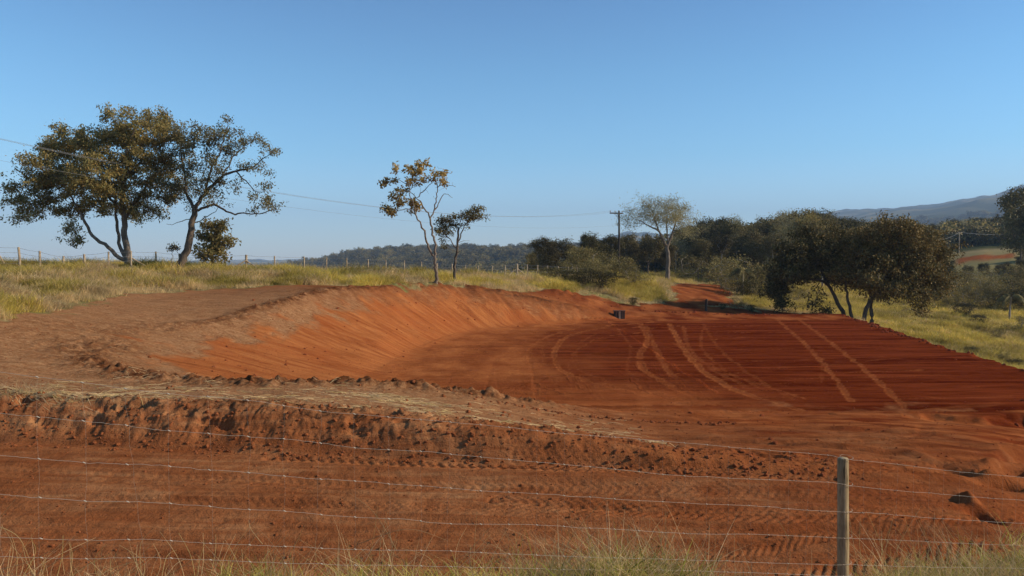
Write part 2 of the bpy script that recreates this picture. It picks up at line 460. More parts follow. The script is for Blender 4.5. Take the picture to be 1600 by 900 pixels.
# dirt outline: traced where bare soil meets grass, as ground points
dirt_px = [(-300,560),(-60,515),(0,504),(70,487),(110,478),(150,470),(200,464),(230,460),(300,456),(350,452),(400,449),(480,445),(560,449),(650,450),(720,453),(800,456),(860,455),(930,463),(965,472),
           (1000,477),(1040,474),(1056,464),(1058,456),(1045,448),(1050,444),(1100,443),(1132,447),(1146,458),(1142,467),(1160,478),(1185,486)]
dirt_w = [tuple(hit(*p)[:2]) for p in dirt_px]
dirt_w += [(14.5,56.3),(20,57.2),(23.6,55.6),(23.6,51.2),(22.1,43),(20.6,36.5),(19.6,30),(19.4,25.6),(20.5,20),(26,14),(30,5),(30,-30),(-30,-30),(-32,12)]  # pushed out behind the far pad edge to carry the painted tree shade
DIRT = np.array(dirt_w)
# ------------------------------------------------------------------ material helpers
def new_mat(name):
    m = bpy.data.materials.new(name)
    m.use_nodes = True
    nt = m.node_tree
    for nd in list(nt.nodes): nt.nodes.remove(nd)
    return m, nt
class NB:
    """tiny node-tree builder"""
    def __init__(s, nt): s.nt = nt
    def n(s, t, **kw):
        nd = s.nt.nodes.new(t)
        for k, v in kw.items(): setattr(nd, k, v)
        return nd
    def link(s, a, b): s.nt.links.new(a, b)
    def val(s, sock, v):
        if hasattr(v, 'is_output') or isinstance(v, bpy.types.NodeSocket): s.link(v, sock)
        else: sock.default_value = v
    def math(s, op, a, b=0.0, clamp=False):
        nd = s.n('ShaderNodeMath', operation=op, use_clamp=clamp)
        s.val(nd.inputs[0], a); s.val(nd.inputs[1], b)
        return nd.outputs[0]
    def mix(s, f, a, b, blend='MIX'):
        nd = s.n('ShaderNodeMix', data_type='RGBA', blend_type=blend)
        s.val(nd.inputs[0], f)
        s.val(nd.inputs[6], a if not isinstance(a, tuple) else (*a, 1.0)[:4])
        s.val(nd.inputs[7], b if not isinstance(b, tuple) else (*b, 1.0)[:4])
        return nd.outputs[2]
    def noise(s, vec, scale, detail=3, rough=.55, dist=0.0):
        nd = s.n('ShaderNodeTexNoise')
        if vec is not None: s.link(vec, nd.inputs['Vector'])
        nd.inputs['Scale'].default_value = scale
        nd.inputs['Detail'].default_value = detail
        nd.inputs['Roughness'].default_value = rough
        nd.inputs['Distortion'].default_value = dist
        return nd.outputs['Fac']
    def mapr(s, v, a, b, c=0.0, d=1.0):
        nd = s.n('ShaderNodeMapRange', clamp=True)
        s.val(nd.inputs[0], v)
        for k, x in enumerate((a, b, c, d)): nd.inputs[k + 1].default_value = x
        return nd.outputs[0]
    def scalev(s, vec, sc):
        nd = s.n('ShaderNodeVectorMath', operation='MULTIPLY')
        s.link(vec, nd.inputs[0]); nd.inputs[1].default_value = sc
        return nd.outputs[0]
    def bump(s, h, strength, dist, normal=None):
        nd = s.n('ShaderNodeBump')
        nd.inputs['Strength'].default_value = strength
        nd.inputs['Distance'].default_value = dist
        s.link(h, nd.inputs['Height'])
        if normal is not None: s.link(normal, nd.inputs['Normal'])
        return nd.outputs[0]
    def out(s, shader):
        o = s.n('ShaderNodeOutputMaterial'); s.link(shader, o.inputs['Surface'])
    def pbsdf(s, col, rough=.9, normal=None, spec=.15):
        p = s.n('ShaderNodeBsdfPrincipled')
        s.val(p.inputs['Base Color'], col if not isinstance(col, tuple) else (*col, 1.0)[:4])
        s.val(p.inputs['Roughness'], rough)
        p.inputs['Specular IOR Level'].default_value = spec
        if normal is not None: s.link(normal, p.inputs['Normal'])
        return p

def ground_material():
    m, nt = new_mat('soil_and_turf'); b = NB(nt)
    pos = b.n('ShaderNodeNewGeometry').outputs['Position']
    a1 = b.n('ShaderNodeAttribute', attribute_name='m1'); a2 = b.n('ShaderNodeAttribute', attribute_name='m2')
    s1 = b.n('ShaderNodeSeparateColor'); b.link(a1.outputs['Color'], s1.inputs[0])
    s2 = b.n('ShaderNodeSeparateColor'); b.link(a2.outputs['Color'], s2.inputs[0])
    a3 = b.n('ShaderNodeAttribute', attribute_name='m3'); s3 = b.n('ShaderNodeSeparateColor'); b.link(a3.outputs['Color'], s3.inputs[0])
    grass, orange, pad, track = s1.outputs[0], s1.outputs[1], s1.outputs[2], a1.outputs['Alpha']
    straw, arc, dist, far_ = s2.outputs[0], s2.outputs[1], s2.outputs[2], a2.outputs['Alpha']
    n_big = b.noise(pos, .35, 4, .6)
    n_mid = b.noise(pos, 2.2, 4, .65)
    n_fine = b.noise(pos, 14, 4, .7)
    n_grit = b.noise(pos, 60, 3, .7)
    streak = b.noise(b.scalev(pos, (.35, 3.2, 3.2)), 2.0, 5, .65)          # drag marks along the road
    stripe = b.noise(b.scalev(pos, (.14, 2.9, 1.0)), 2.2, 7, .7, .25)           # blade marks on the pad
    cv = b.n('ShaderNodeCombineXYZ'); b.link(b.math('MULTIPLY', arc, 100.0), cv.inputs[0]); b.link(b.math('MULTIPLY', dist, 3.0), cv.inputs[1])
    rake = b.noise(cv.outputs[0], 2.6, 6, .68, .9)                          # bucket marks down the cut
    # bare brown soil
    brown = b.mix(b.mapr(b.noise(b.scalev(pos, (.5, 1.6, 1.6)), 1.8, 4, .65), .3, .7), (.190, .056, .0185), (.285, .090, .030))
    brown = b.mix(b.mapr(streak, .4, .62), brown, (.30, .105, .037))
    brown = b.mix(b.mapr(n_big, .55, .72, 0, .4), brown, (.23, .072, .024))
    strawy = b.mix(b.mapr(streak, .42, .66), (.36, .145, .058), (.52, .275, .120))
    brown = b.mix(b.math('MULTIPLY', straw, b.mapr(n_mid, .35, .6), True), brown, strawy)
    # fresh orange subsoil
    org = b.mix(b.mapr(rake, .36, .66), (.27, .073, .021), (.455, .158, .049))
    org = b.mix(b.mapr(n_big, .45, .7, 0, .5), org, (.36, .092, .026))
    # dark red worked pad
    wide = b.noise(b.scalev(pos, (.06, .75, 1.0)), 1.6, 4, .65, .3)
    stripe = b.math('ADD', b.math('MULTIPLY', stripe, .5), b.math('MULTIPLY', wide, .5))
    red = b.mix(b.mapr(stripe, .41, .59), (.072, .0088, .0025), (.215, .043, .0125))
    red = b.mix(b.mapr(n_mid, .45, .75, 0, .55), red, (.185, .034, .0105))
    dust = b.mix(b.mapr(n_mid, .3, .7), (.36, .100, .028), (.50, .165, .050))
    tr = b.math('MULTIPLY', track, b.mapr(n_fine, .25, .6, .68, 1.0), True)
    red = b.mix(tr, red, dust)
    # turf under the grass blades
    turf = b.mix(b.mapr(n_mid, .35, .65), (.13, .115, .035), (.24, .20, .075))
    turf = b.mix(b.mapr(n_big, .45, .6), turf, (.30, .23, .11))
    # distant wooded hills and dry pasture
    n_far = b.noise(pos, .012, 4, .55)
    woods = b.mix(b.mapr(b.noise(pos, .12, 3, .7), .35, .65), (.035, .042, .018), (.085, .085, .035))
    pasture = b.mix(b.mapr(n_far, .4, .6), (.24, .20, .085), (.33, .25, .12))
    farcol = b.mix(b.math('MULTIPLY', far_, 1.0), turf, b.mix(straw, woods, pasture))
    c = b.mix(orange, brown, org)
    upper = b.mix(b.mapr(streak, .38, .64), (.215, .090, .038), (.37, .175, .078))
    upper = b.mix(b.mapr(n_mid, .42, .62, 0, .55), upper, (.25, .095, .036))
    upper = b.mix(b.math('MULTIPLY', straw, b.mapr(n_fine, .45, .65, 0, .6), True), upper, (.46, .27, .125))
    c = b.mix(b.math('MULTIPLY', s3.outputs[1], b.math('SUBTRACT', 1.0, orange)), c, upper)
    damp_and_shade = b.mix(b.mapr(n_fine, .3, .7), (.060, .022, .0085), (.15, .052, .020))  # dark turned soil, also the colour of the painted shade behind the pad
    c = b.mix(b.math('MULTIPLY', s3.outputs[0], b.mapr(n_mid, .36, .56), True), c, damp_and_shade)
    c = b.mix(pad, c, red)
    c = b.mix(grass, c, farcol)
    nobig = b.math('SUBTRACT', 1.0, grass)
    grit = b.mapr(n_grit, .3, .75, .82, 1.12)
    gc = b.n('ShaderNodeCombineColor'); [b.link(grit, gc.inputs[k]) for k in range(3)]
    c = b.mix(nobig, c, b.mix(1.0, c, gc.outputs[0], 'MULTIPLY'))
    h = b.math('ADD', b.math('MULTIPLY', n_mid, .28), b.math('MULTIPLY', n_fine, .26))
    h = b.math('ADD', h, b.math('MULTIPLY', n_grit, .10))
    h = b.math('ADD', h, b.math('MULTIPLY', b.math('MULTIPLY', rake, orange), .9))
    h = b.math('ADD', h, b.math('MULTIPLY', b.math('MULTIPLY', stripe, pad), .9))
    h = b.math('ADD', h, b.math('MULTIPLY', b.math('MULTIPLY', streak, b.math('SUBTRACT', nobig, pad, True)), .35))
    nm = b.bump(h, .85, .13)
    b.out(b.pbsdf(c, 1.0, nm, 0.0).outputs[0])
    return m
GM = ground_material()

# ------------------------------------------------------------------ the ground sheet
th = np.r_[np.arange(-180, -44, 4.0), np.arange(-44, -37.9, .2), np.arange(-37.8, 37.81, .12), np.arange(38, 44.01, .2), np.arange(48, 180.1, 4.0)] * math.pi / 180
rr = [.35]
while rr[-1] < 6600:
    r = rr[-1]
    rr.append(r + (.18 if r < 3 else .045 if r < 13.5 else .08 if r < 34 else .13 if r < 56 else .4 if r < 125 else r * .020))
rr = np.array(rr)
nth, nr = len(th), len(rr)
TH, RR = np.meshgrid(th, rr)
GX, GY = RR * np.sin(TH), RR * np.cos(TH)
gx, gy = GX.ravel(), GY.ravel()
gz, gd, garc, gins, gcut, gbase = height(gx, gy)
g_lip = LIPN[0]
# masks
dd, darc, dins = poly_dist(gx, gy, DIRT, True)
sd = np.where(dins, -dd, dd) + fbm(gx / 1.5, gy / 1.5, 4, 71, .6) * .55 + fbm(gx / 6, gy / 6, 2, 72) * .5
g_grass = sstep(-.15, .15, sd)
g_grass = np.where(gr0 := (np.hypot(gx, gy) > 150), 1.0, g_grass)
depth_cut = gbase - gz
g_or = gcut * sstep(0, 1, (depth_cut + fbm(gx / 1.6, gy / 1.6, 4, 73, .6) * np.interp(gy, [20, 28], [.18, .5]) - np.interp(gy, [19, 24, 29], [.07, .14, .36])) / np.interp(gy, [19, 24, 29], [.22, .3, .5])) * (1 - sstep(4, 12, gx) * .45)
g_or = np.maximum(g_or, (~gins) * sstep(.4, -.2, gy - toeY(gx) - .55) * sstep(-.1, .15, gy - toeY(gx)) * sstep(-1, 3.5, gx + gnoise(gx, gy, 75)) * .55 * (gy < 16))
din = poly_dist(gx, gy, PAD, True)[0]
g_pad = np.where(gins, sstep(-.5, .9, din + fbm(gx / 1.5, gy / 2.5, 3, 74) * .7 + np.where(gx > 4, 2.5, 0)), 0)
g_or = np.where(gins & (gx < 6), 1.0, g_or)
g_or = np.where((gy > 16) & (gy < 21) & (gx > -2), g_or * sstep(.5, -1.5, gx), g_or)
g_damp_shade = np.clip(g_lip * 1.1, 0, 1)
g_damp_shade = np.maximum(g_damp_shade, np.exp(-((gy - toeY(gx) - 1.05) / .26) ** 2) * (gy < 16) * sstep(1.5, -3, gx) * (.55 + .9 * fbm(gx * .7, gy, 2, 76)))
g_damp_shade = np.maximum(g_damp_shade, np.exp(-((gd - 5.2) / 1.3) ** 2) * (gy > 33) * (gx < 6) * dins * .75)
g_damp_shade = np.maximum(g_damp_shade, (gx > 8) & (gx < 25) & (gy > 51.4) & (gy < 58) & ~gins)  # shade of the corner trees painted into the soil colour
g_pad = np.where((gx > 8) & (gx < 25) & (gy > 51.9) & (gy < 58) & ~gins, g_pad * .1, g_pad)  # pad red cut back so the painted shade strip stays dark
g_damp_shade = np.clip(g_damp_shade, 0, 1)
# soil between the pad and the near road turns red gradually
edge_ = np.where(gins, din, -gd) + fbm(gx / 1.1, gy / .7, 4, 94, .6) * 1.1
g_pad = np.where((gy < 21) & (gx > -2) & (gx < 12), sstep(-1.0, .9, edge_), g_pad)
mixz = np.maximum(sstep(-.5, 6, gx) * sstep(11.6, 15.5, gy - .5 * fbm(gx, gy * 2, 3, 77)), .62 * sstep(-1, 6.5, gx) * (gy > 5)) * (gy < 22) * dins * (~gins)
g_pad = np.maximum(g_pad, mixz * (.8 + .4 * fbm(gx / 2, gy / 2, 3, 78)))
roadfar = dins & (gy > 50.5) & (gx > 5)
g_pad = np.maximum(g_pad, sstep(46, 54, gy + gx * .6) * dins * .75)
g_pad = np.where((~gins) & (gx > 10) & (gy > 16) & (gd < .9 + .5 * fbm(gx / 1.2, gy / 1.2, 3, 79)), 1, g_pad)
g_pad = np.clip(g_pad, 0, 1)
g_tr = np.zeros(gx.shape)
pm = (gy > 14) & (gy < 56) & (np.abs(gx) < 26)
px_, py_ = gx[pm], gy[pm]
acc = np.clip(pad_tracks(px_, py_)[0] * .92, 0, 1)
acc = np.maximum(acc, .70 * np.exp(-(((px_ + 2.4) / 4.6) ** 2 + ((py_ - 27) / 12) ** 2)) * (1 + fbm(px_ / 2, py_ / 3, 3, 82)))
acc = np.maximum(acc, .5 * np.exp(-(((px_ - 6) / 8) ** 2 + ((py_ - 47.5) / 2) ** 2)) * (1 + fbm(px_ / 2, py_ / 3, 3, 83)))
acc = np.maximum(acc, .5 * sstep(15.5, 17.5, py_) * (1 - sstep(18.5, 20.5, py_)) * sstep(0, 2.5, px_) * (1 - sstep(5.5, 9, px_)) * (1 + .8 * fbm(px_ / 2, py_ / .8, 3, 84)))
acc = np.maximum(acc, .9 * np.exp(-(din[pm] / 4.2) ** 2) * sstep(9, 2, px_) * (py_ > 19.5) * (1 + .5 * fbm(px_ / 1.5, py_ / 2, 3, 90)))
g_tr[pm] = np.clip(acc, 0, 1)
fard = dins & (gy > 47) & (gx > 3)
g_tr = np.where(fard, np.clip(.35 + .6 * fbm(gx / 1.2, gy / 3, 3, 85), 0, .8), g_tr)
g_tr = np.maximum(g_tr, mixz * np.clip(.40 + .65 * fbm(gx / 1.8, gy / .5, 3, 86), 0, .85))
gr_ = np.hypot(gx, gy)
g_straw = np.clip(sstep(11.4, 12.4, gy) * (1 - sstep(24, 36, gy)) * (1 - sstep(-1, 4, gx)) + .25 + .4 * fbm(gx / 2, gy / 1, 2, 87), 0, 1)
# pasture clearings on the far hills
past = sstep(.12, .3, fbm(gx / 260, gy / 260, 2, 91))
g_far = sstep(135, 170, gr_)
thp = np.degrees(np.arctan2(gx, gy))
clear = sstep(155, 165, gr_) * (1 - sstep(212, 222, gr_)) * sstep(29.8, 30.6, thp) * (1 - sstep(34.6, 35.4, thp))
clear2 = sstep(960, 1040, gr_) * (1 - sstep(1700, 1900, gr_)) * sstep(-3.5, -1.2, thp) * (1 - sstep(1.5, 3, thp))
g_straw = np.where(gr_ > 130, np.clip(past * sstep(2100, 2700, gr_) * np.where(thp < 10, 1, .75) + clear + clear2, 0, 1), g_straw)
redclear = clear * sstep(176, 180, gr_ + fbm(gx / 10, gy / 10, 2, 92) * 8) * (1 - sstep(190, 194, gr_ + fbm(gx / 7, gy / 7, 2, 93) * 8)) * sstep(30.8, 31.4, thp) * (1 - sstep(34, 34.6, thp))
g_grass = g_grass * (1 - redclear)
g_pad = np.maximum(g_pad, redclear * .8)
g_tr = np.maximum(g_tr, redclear * .6)

g_up = sstep(.7, 1.3, gy - toeY(gx)) * sstep(3.5, -3, gx + fbm(gx / 2, gy / 2, 3, 70) * 1.5) * (1 - sstep(33, 38, gy))
# vertex normals of the whole sheet, so that the pieces meet without a seam
V = np.stack([gx, gy, gz], -1).reshape(nr, nth, 3)
dr = np.gradient(V, axis=0); dt = np.gradient(V, axis=1)
N = np.cross(dt, dr); N *= np.sign(N[..., 2:3] + 1e-12); N /= np.linalg.norm(N, axis=-1, keepdims=True) + 1e-12
N = N.reshape(-1, 3)
idx = np.arange(nr * nth).reshape(nr, nth)
quads = np.stack([idx[:-1, :-1], idx[:-1, 1:], idx[1:, 1:], idx[1:, :-1]], -1).reshape(-1, 4)
fc = quads.mean(1)
cx = gx[quads].mean(1); cy = gy[quads].mean(1); cr = np.hypot(cx, cy)
f_ins = gins[quads].all(1)
f_grass = g_grass[quads].mean(1) > .5
f_cut = gcut[quads].any(1) & (depth_cut[quads].mean(1) > .12) & ~f_ins & (cy > 13.5) & (cy < 56)
f_hill = cr > 150
cls = np.zeros(len(quads), int)                     # 0 ground
cls[~f_grass & (cr < 150)] = 1                      # bare earth
cls[~f_grass & (cy > 46) & (cx > 4) & (cr < 150) & ~f_ins] = 2    # far dirt road
cls[(cy < toeY(cx)) & (cy > 4.8) & (cr < 40) & ~f_grass & (np.abs(cx) < 22)] = 3   # near dirt road
cls[f_cut] = 4
cls[f_ins] = 5
cls[f_hill] = 6
names = ['ground', 'bare_earth', 'dirt_road', 'dirt_road', 'cut_slope', 'dirt_pad', 'hills']
labs = ['grass-covered ground around the earthworks', 'trampled brown bare earth around the excavation', 'red dirt road winding away past the grass mound',
        'rutted brown dirt road in the foreground behind the wire fence', 'steep orange cut slope around the excavated pad', 'level dark red earth pad with lighter wheel tracks', 'distant wooded hills and blue ridge']
def sheet(k):
    q = quads[cls == k]
    if not len(q): return
    u, inv = np.unique(q, return_inverse=True)
    q2 = inv.reshape(q.shape)
    me = make_mesh(names[k], np.c_[gx[u], gy[u], gz[u]], q2, GM, True)
    for nm, arr in (('m1', np.c_[g_grass[u], g_or[u], g_pad[u], g_tr[u]]), ('m2', np.c_[g_straw[u], garc[u] / 100, gd[u] / 20, g_far[u]]), ('m3', np.c_[g_damp_shade[u], g_up[u], g_damp_shade[u] * 0, g_damp_shade[u] * 0 + 1])):
        at = me.attributes.new(nm, 'FLOAT_COLOR', 'POINT')
        at.data.foreach_set('color', arr.astype(np.float32).ravel())
    me.normals_split_custom_set_from_vertices(N[u].astype(np.float32).tolist())
    o = obj(names[k], me)
    tag(o, labs[k], None, None, 'structure')
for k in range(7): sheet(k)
# ------------------------------------------------------------------ plant materials
def leaf_mat(name, cols, transl=.25, rough=.5, patch=.5, scale=.6):
    m, nt = new_mat(name); b = NB(nt)
    geo = b.n('ShaderNodeNewGeometry')
    rnd = geo.outputs['Random Per Island']
    rp = b.n('ShaderNodeValToRGB'); b.link(rnd, rp.inputs[0])
    el = rp.color_ramp.elements
    el[0].position = 0; el[0].color = (*cols[0], 1); el[1].position = 1; el[1].color = (*cols[-1], 1)
    for k in range(1, len(cols) - 1):
        e = el.new(k / (len(cols) - 1)); e.color = (*cols[k], 1)
    nz = b.noise(geo.outputs['Position'], scale, 2)
    info = b.n('ShaderNodeObjectInfo').outputs['Random']
    f = b.math('ADD', b.mapr(nz, .35, .65, 1 - patch * .5, 1 + patch * .5), b.mapr(info, 0, 1, -.32, .32))
    cc = b.n('ShaderNodeCombineColor'); [b.link(f, cc.inputs[k]) for k in range(3)]
    c = b.mix(1.0, rp.outputs[0], cc.outputs[0], 'MULTIPLY')
    p = b.pbsdf(c, max(rough, .6), None, .12)
    t = b.n('ShaderNodeBsdfTranslucent'); b.link(c, t.inputs['Color'])
    mx = b.n('ShaderNodeMixShader'); mx.inputs[0].default_value = transl
    b.link(p.outputs[0], mx.inputs[1]); b.link(t.outputs[0], mx.inputs[2])
    b.out(mx.outputs[0])
    return m
def bark_mat(name, c0, c1, scale=9):
    m, nt = new_mat(name); b = NB(nt)
    pos = b.n('ShaderNodeTexCoord').outputs['Object']
    nz = b.noise(b.scalev(pos, (1, 1, .25)), scale, 4, .7)
    c = b.mix(b.mapr(nz, .35, .65), c0, c1)
    b.out(b.pbsdf(c, .9, b.bump(nz, .6, .03), .1).outputs[0])
    return m
BARK_GREY = bark_mat('grey_bark', (.11, .082, .058), (.25, .195, .145))
BARK_PALE = bark_mat('pale_bark', (.22, .18, .14), (.42, .36, .29))
BARK_DARK = bark_mat('dark_bark', (.06, .045, .032), (.17, .125, .09))
LEAF_OLIVE = leaf_mat('olive_leaves', [(0.185,0.162,0.054),(0.253,0.202,0.069),(0.315,0.230,0.082),(0.140,0.131,0.047),(0.450,0.284,0.089)], .42)
LEAF_GREY = leaf_mat('greyish_leaves', [(0.230,0.201,0.093),(0.310,0.253,0.122),(0.172,0.161,0.064),(0.414,0.333,0.166)], .4)
LEAF_OCHRE = leaf_mat('ochre_leaves', [(.36,.24,.06),(.50,.33,.09),(.22,.16,.045),(.62,.42,.15)], .4)
LEAF_DARK = leaf_mat('dark_leaves', [(0.044,0.043,0.012),(0.069,0.060,0.017),(0.106,0.081,0.023),(0.150,0.106,0.032)], .12)
LEAF_WOOD = leaf_mat('woodland_leaves', [(0.075,0.068,0.024),(0.128,0.101,0.037),(0.192,0.140,0.050),(0.091,0.080,0.029),(0.256,0.171,0.060)], .08, .5, .8, .25)
LEAF_BUSH = leaf_mat('shrub_leaves', [(0.143,0.121,0.037),(0.209,0.165,0.054),(0.286,0.209,0.073),(0.110,0.097,0.030)], .25)
GRASS_GREEN = leaf_mat('green_grass', [(.34,.33,.045),(.45,.40,.06),(.54,.44,.11),(.27,.27,.04),(.66,.52,.21)], .45, .6, .9, .5)
GRASS_DRY = leaf_mat('dry_grass', [(.62,.44,.21),(.74,.54,.29),(.50,.33,.15),(.56,.44,.17)], .45, .6, .5, 1.0)
GRASS_FIELD = leaf_mat('field_grass', [(.36,.29,.035),(.50,.38,.07),(.60,.43,.13),(.27,.22,.03)], .45, .6, .9, .14)

# ------------------------------------------------------------------ tree growth
def tube_mesh(chains, min_sides=3):
    """chains: list of (points, radii) -> verts, quads, with a tri cap left open at the tip"""
    vs, fs, off = [], [], 0
    for pts, rad in chains:
        pts = np.asarray(pts, float); rad = np.asarray(rad, float)
        if len(pts) < 2: continue
        k = 8 if rad.max() > .1 else 6 if rad.max() > .04 else 4 if rad.max() > .016 else 3
        t = np.gradient(pts, axis=0); t /= np.linalg.norm(t, axis=1)[:, None] + 1e-9
        ref = np.array([.31, .17, .05]) if abs(t[0][2]) > .8 else np.array([0, 0, 1.0])
        u = np.cross(t, ref); u /= np.linalg.norm(u, axis=1)[:, None] + 1e-9
        w = np.cross(t, u)
        a = np.arange(k) * 2 * np.pi / k
        ring = pts[:, None] + rad[:, None, None] * (np.cos(a)[None, :, None] * u[:, None] + np.sin(a)[None, :, None] * w[:, None])
        vs.append(ring.reshape(-1, 3))
        i = off + np.arange(len(pts) * k).reshape(len(pts), k)
        j = np.roll(i, -1, 1)
        fs.append(np.stack([i[:-1], j[:-1], j[1:], i[1:]], -1).reshape(-1, 4))
        off += len(pts) * k
    return np.concatenate(vs), np.concatenate(fs)

def grow(limbs, attr, step=.28, kill=.42, infl=4.0, tip=.010, seed=0, droop=0.0, expo=2.25):
    """limbs: list of (points, radius at base, radius at end). returns nodes, parents, radii"""
    g = np.random.default_rng(seed)
    nodes, par, fixed = [], [], []
    for pts, r0, r1 in limbs:
        pts = smooth_line(np.asarray(pts, float), 4) if len(pts) > 2 else np.asarray(pts, float)
        seg = np.r_[0, np.cumsum(np.linalg.norm(np.diff(pts, axis=0), axis=1))]
        m = max(2, int(seg[-1] / step) + 1)
        q = np.stack([np.interp(np.linspace(0, seg[-1], m), seg, pts[:, k]) for k in range(3)], -1)
        if len(nodes):
            near = int(np.argmin(np.linalg.norm(np.array(nodes) - q[0], axis=1)))
            start = 1 if np.linalg.norm(np.array(nodes[near]) - q[0]) < step * 1.2 else 0
            p = near
        else: p, start = -1, 0
        for k in range(start, m):
            wob = g.normal(0, .03, 3) * (1 if 0 < k < m - 1 else 0)
            nodes.append(tuple(q[k] + wob)); par.append(p); fixed.append(r0 + (r1 - r0) * k / (m - 1))
            p = len(nodes) - 1
    A = np.asarray(attr, float)
    act = np.ones(len(A), bool)
    nd = np.array(nodes)
    best = np.full(len(A), 1e9); bi = np.zeros(len(A), int)
    for i0 in range(0, len(nd), 64):
        D = np.linalg.norm(A[:, None] - nd[None, i0:i0 + 64], axis=2); j = D.argmin(1); d = D[np.arange(len(A)), j]
        m = d < best; best[m] = d[m]; bi[m] = i0 + j[m]
    act &= best > kill
    for it in range(90):
        sel = np.where(act & (best < infl))[0]
        if not len(sel): break
        acc = np.zeros((len(nodes), 3)); dirs = A[sel] - nd[bi[sel]]
        dirs /= np.linalg.norm(dirs, axis=1)[:, None] + 1e-9
        np.add.at(acc, bi[sel], dirs)
        src = np.unique(bi[sel])
        v = acc[src]; v /= np.linalg.norm(v, axis=1)[:, None] + 1e-9
        v += g.normal(0, .22, v.shape); v[:, 2] -= droop; v /= np.linalg.norm(v, axis=1)[:, None] + 1e-9
        new = nd[src] + v * step
        o = len(nodes)
        nodes.extend(map(tuple, new)); par.extend(src.tolist()); fixed.extend([0] * len(new))
        nd = np.concatenate([nd, new])
        D = np.linalg.norm(A[:, None] - new[None], axis=2); j = D.argmin(1); d = D[np.arange(len(A)), j]
        m = d < best; best[m] = d[m]; bi[m] = o + j[m]
        act &= best > kill
        if len(nodes) > 9000: break
    n = len(nodes); par = np.array(par)
    s = np.zeros(n); ch = [[] for _ in range(n)]
    for i in range(n - 1, -1, -1):
        if s[i] == 0: s[i] = tip ** expo
        if par[i] >= 0: s[par[i]] += s[i]; ch[par[i]].append(i)
    rad = s ** (1 / expo)
    fx = np.array(fixed)
    rad = np.where(fx > 0, np.maximum(np.minimum(rad, fx * 1.0), fx * .9), rad)
    for i in range(n):
        if par[i] >= 0: rad[i] = min(rad[i], rad[par[i]])
    return nd, par, rad, ch

def chains_of(nd, par, rad, ch):
    out, stack = [], [0] + [i for i in range(len(nd)) if par[i] == -1 and i]
    while stack:
        i = stack.pop()
        pts, rr_ = ([], [])
        if par[i] >= 0: pts.append(nd[par[i]]); rr_.append(rad[i])
        while True:
            pts.append(nd[i]); rr_.append(rad[i])
            c = sorted(ch[i], key=lambda k: -rad[k])
            if not c: break
            stack.extend(c[1:]); i = c[0]
        out.append((pts, rr_))
    return out

def blob_points(blobs, dens, g, shell=.45):
    """attractors in ellipsoids: (centre, radii)"""
    out = []
    for c, r in blobs:
        n = max(4, int(dens * r[0] * r[1] * r[2] * 4.19))
        v = g.normal(size=(n, 3)); v /= np.linalg.norm(v, axis=1)[:, None]
        rad_ = (shell + (1 - shell) * g.random(n)) ** .6
        q = v * rad_[:, None] * np.array(r) + np.array(c)
        out.append(q)
    return np.concatenate(out)

def leaves(pos, g, per, size, spread, droop=.3, aspect=.42, fold=.2, flat=0.0):
    """leaf quads around twig points"""
    n = len(pos) * per
    base = np.repeat(pos, per, 0) + g.normal(0, spread, (n, 3)) * np.array([1, 1, .75])
    d = g.normal(size=(n, 3)); d[:, 2] = d[:, 2] * (1 - flat) - droop; d /= np.linalg.norm(d, axis=1)[:, None]
    s = size * (.65 + .7 * g.random(n))
    up = g.normal(size=(n, 3)); up[:, 2] += .6
    w = np.cross(d, up); w /= np.linalg.norm(w, axis=1)[:, None] + 1e-9
    nm = np.cross(w, d)
    L = s[:, None]
    v = np.stack([base, base + d * L * .45 + w * L * aspect * .5 + nm * L * fold * .3, base + d * L, base + d * L * .45 - w * L * aspect * .5 + nm * L * fold * .3], 1)
    f = np.arange(n * 4).reshape(n, 4)
    return v.reshape(-1, 3), f

def build_tree(name, label, cat, origin, limbs, blobs, dens, leafm, bark, per=7, size=.13, spread=.16, droop=.3, step=.28, seed=1, group=None,
               kill=.42, shell=.45, leaf_r=.03, aspect=.42, tip=.010, twig_cut=0.0, keep=1.0, bare=None, fill=1.0):
    """everything in world coordinates; origin is the foot of the trunk"""
    g = np.random.default_rng(seed)
    A = blob_points(blobs, dens, g, shell)
    if bare is not None: A = np.concatenate([A, blob_points(bare, dens * 1.2, g, .1)])
    nd, par, rad, ch = grow(limbs, A, step, kill, 6.0, tip, seed, droop * .25)
    v, f = tube_mesh([c for c in chains_of(nd, par, rad, ch)])
    o3 = np.asarray(origin, float)
    root = empty(name, origin)
    tag(root, label, cat, group)
    obj('trunk', make_mesh('trunk', v - o3, f, bark, True), root)
    thin = nd[rad < leaf_r]
    # leaves only where the crown masses are
    okm = np.zeros(len(thin), bool)
    for c, r in blobs:
        okm |= (((thin - np.array(c)) / (np.array(r) * 1.15)) ** 2).sum(1) < 1
    thin = thin[okm]
    if keep < 1: thin = thin[g.random(len(thin)) < keep]
    if fill > 0:
        # twiglets reaching out from the branch ends carry the outer leaves
        m_ = int(len(thin) * fill)
        thin = np.concatenate([thin, thin[g.integers(0, len(thin), m_)] + g.normal(0, spread * 1.6, (m_, 3)) * np.array([1, 1, .7])])
    lv, lf = leaves(thin, g, per, size, spread, droop, aspect)
    obj('crown', make_mesh('crown', lv - o3, lf, leafm), root)
    return root, (len(f) * 2 + len(lf) * 2)

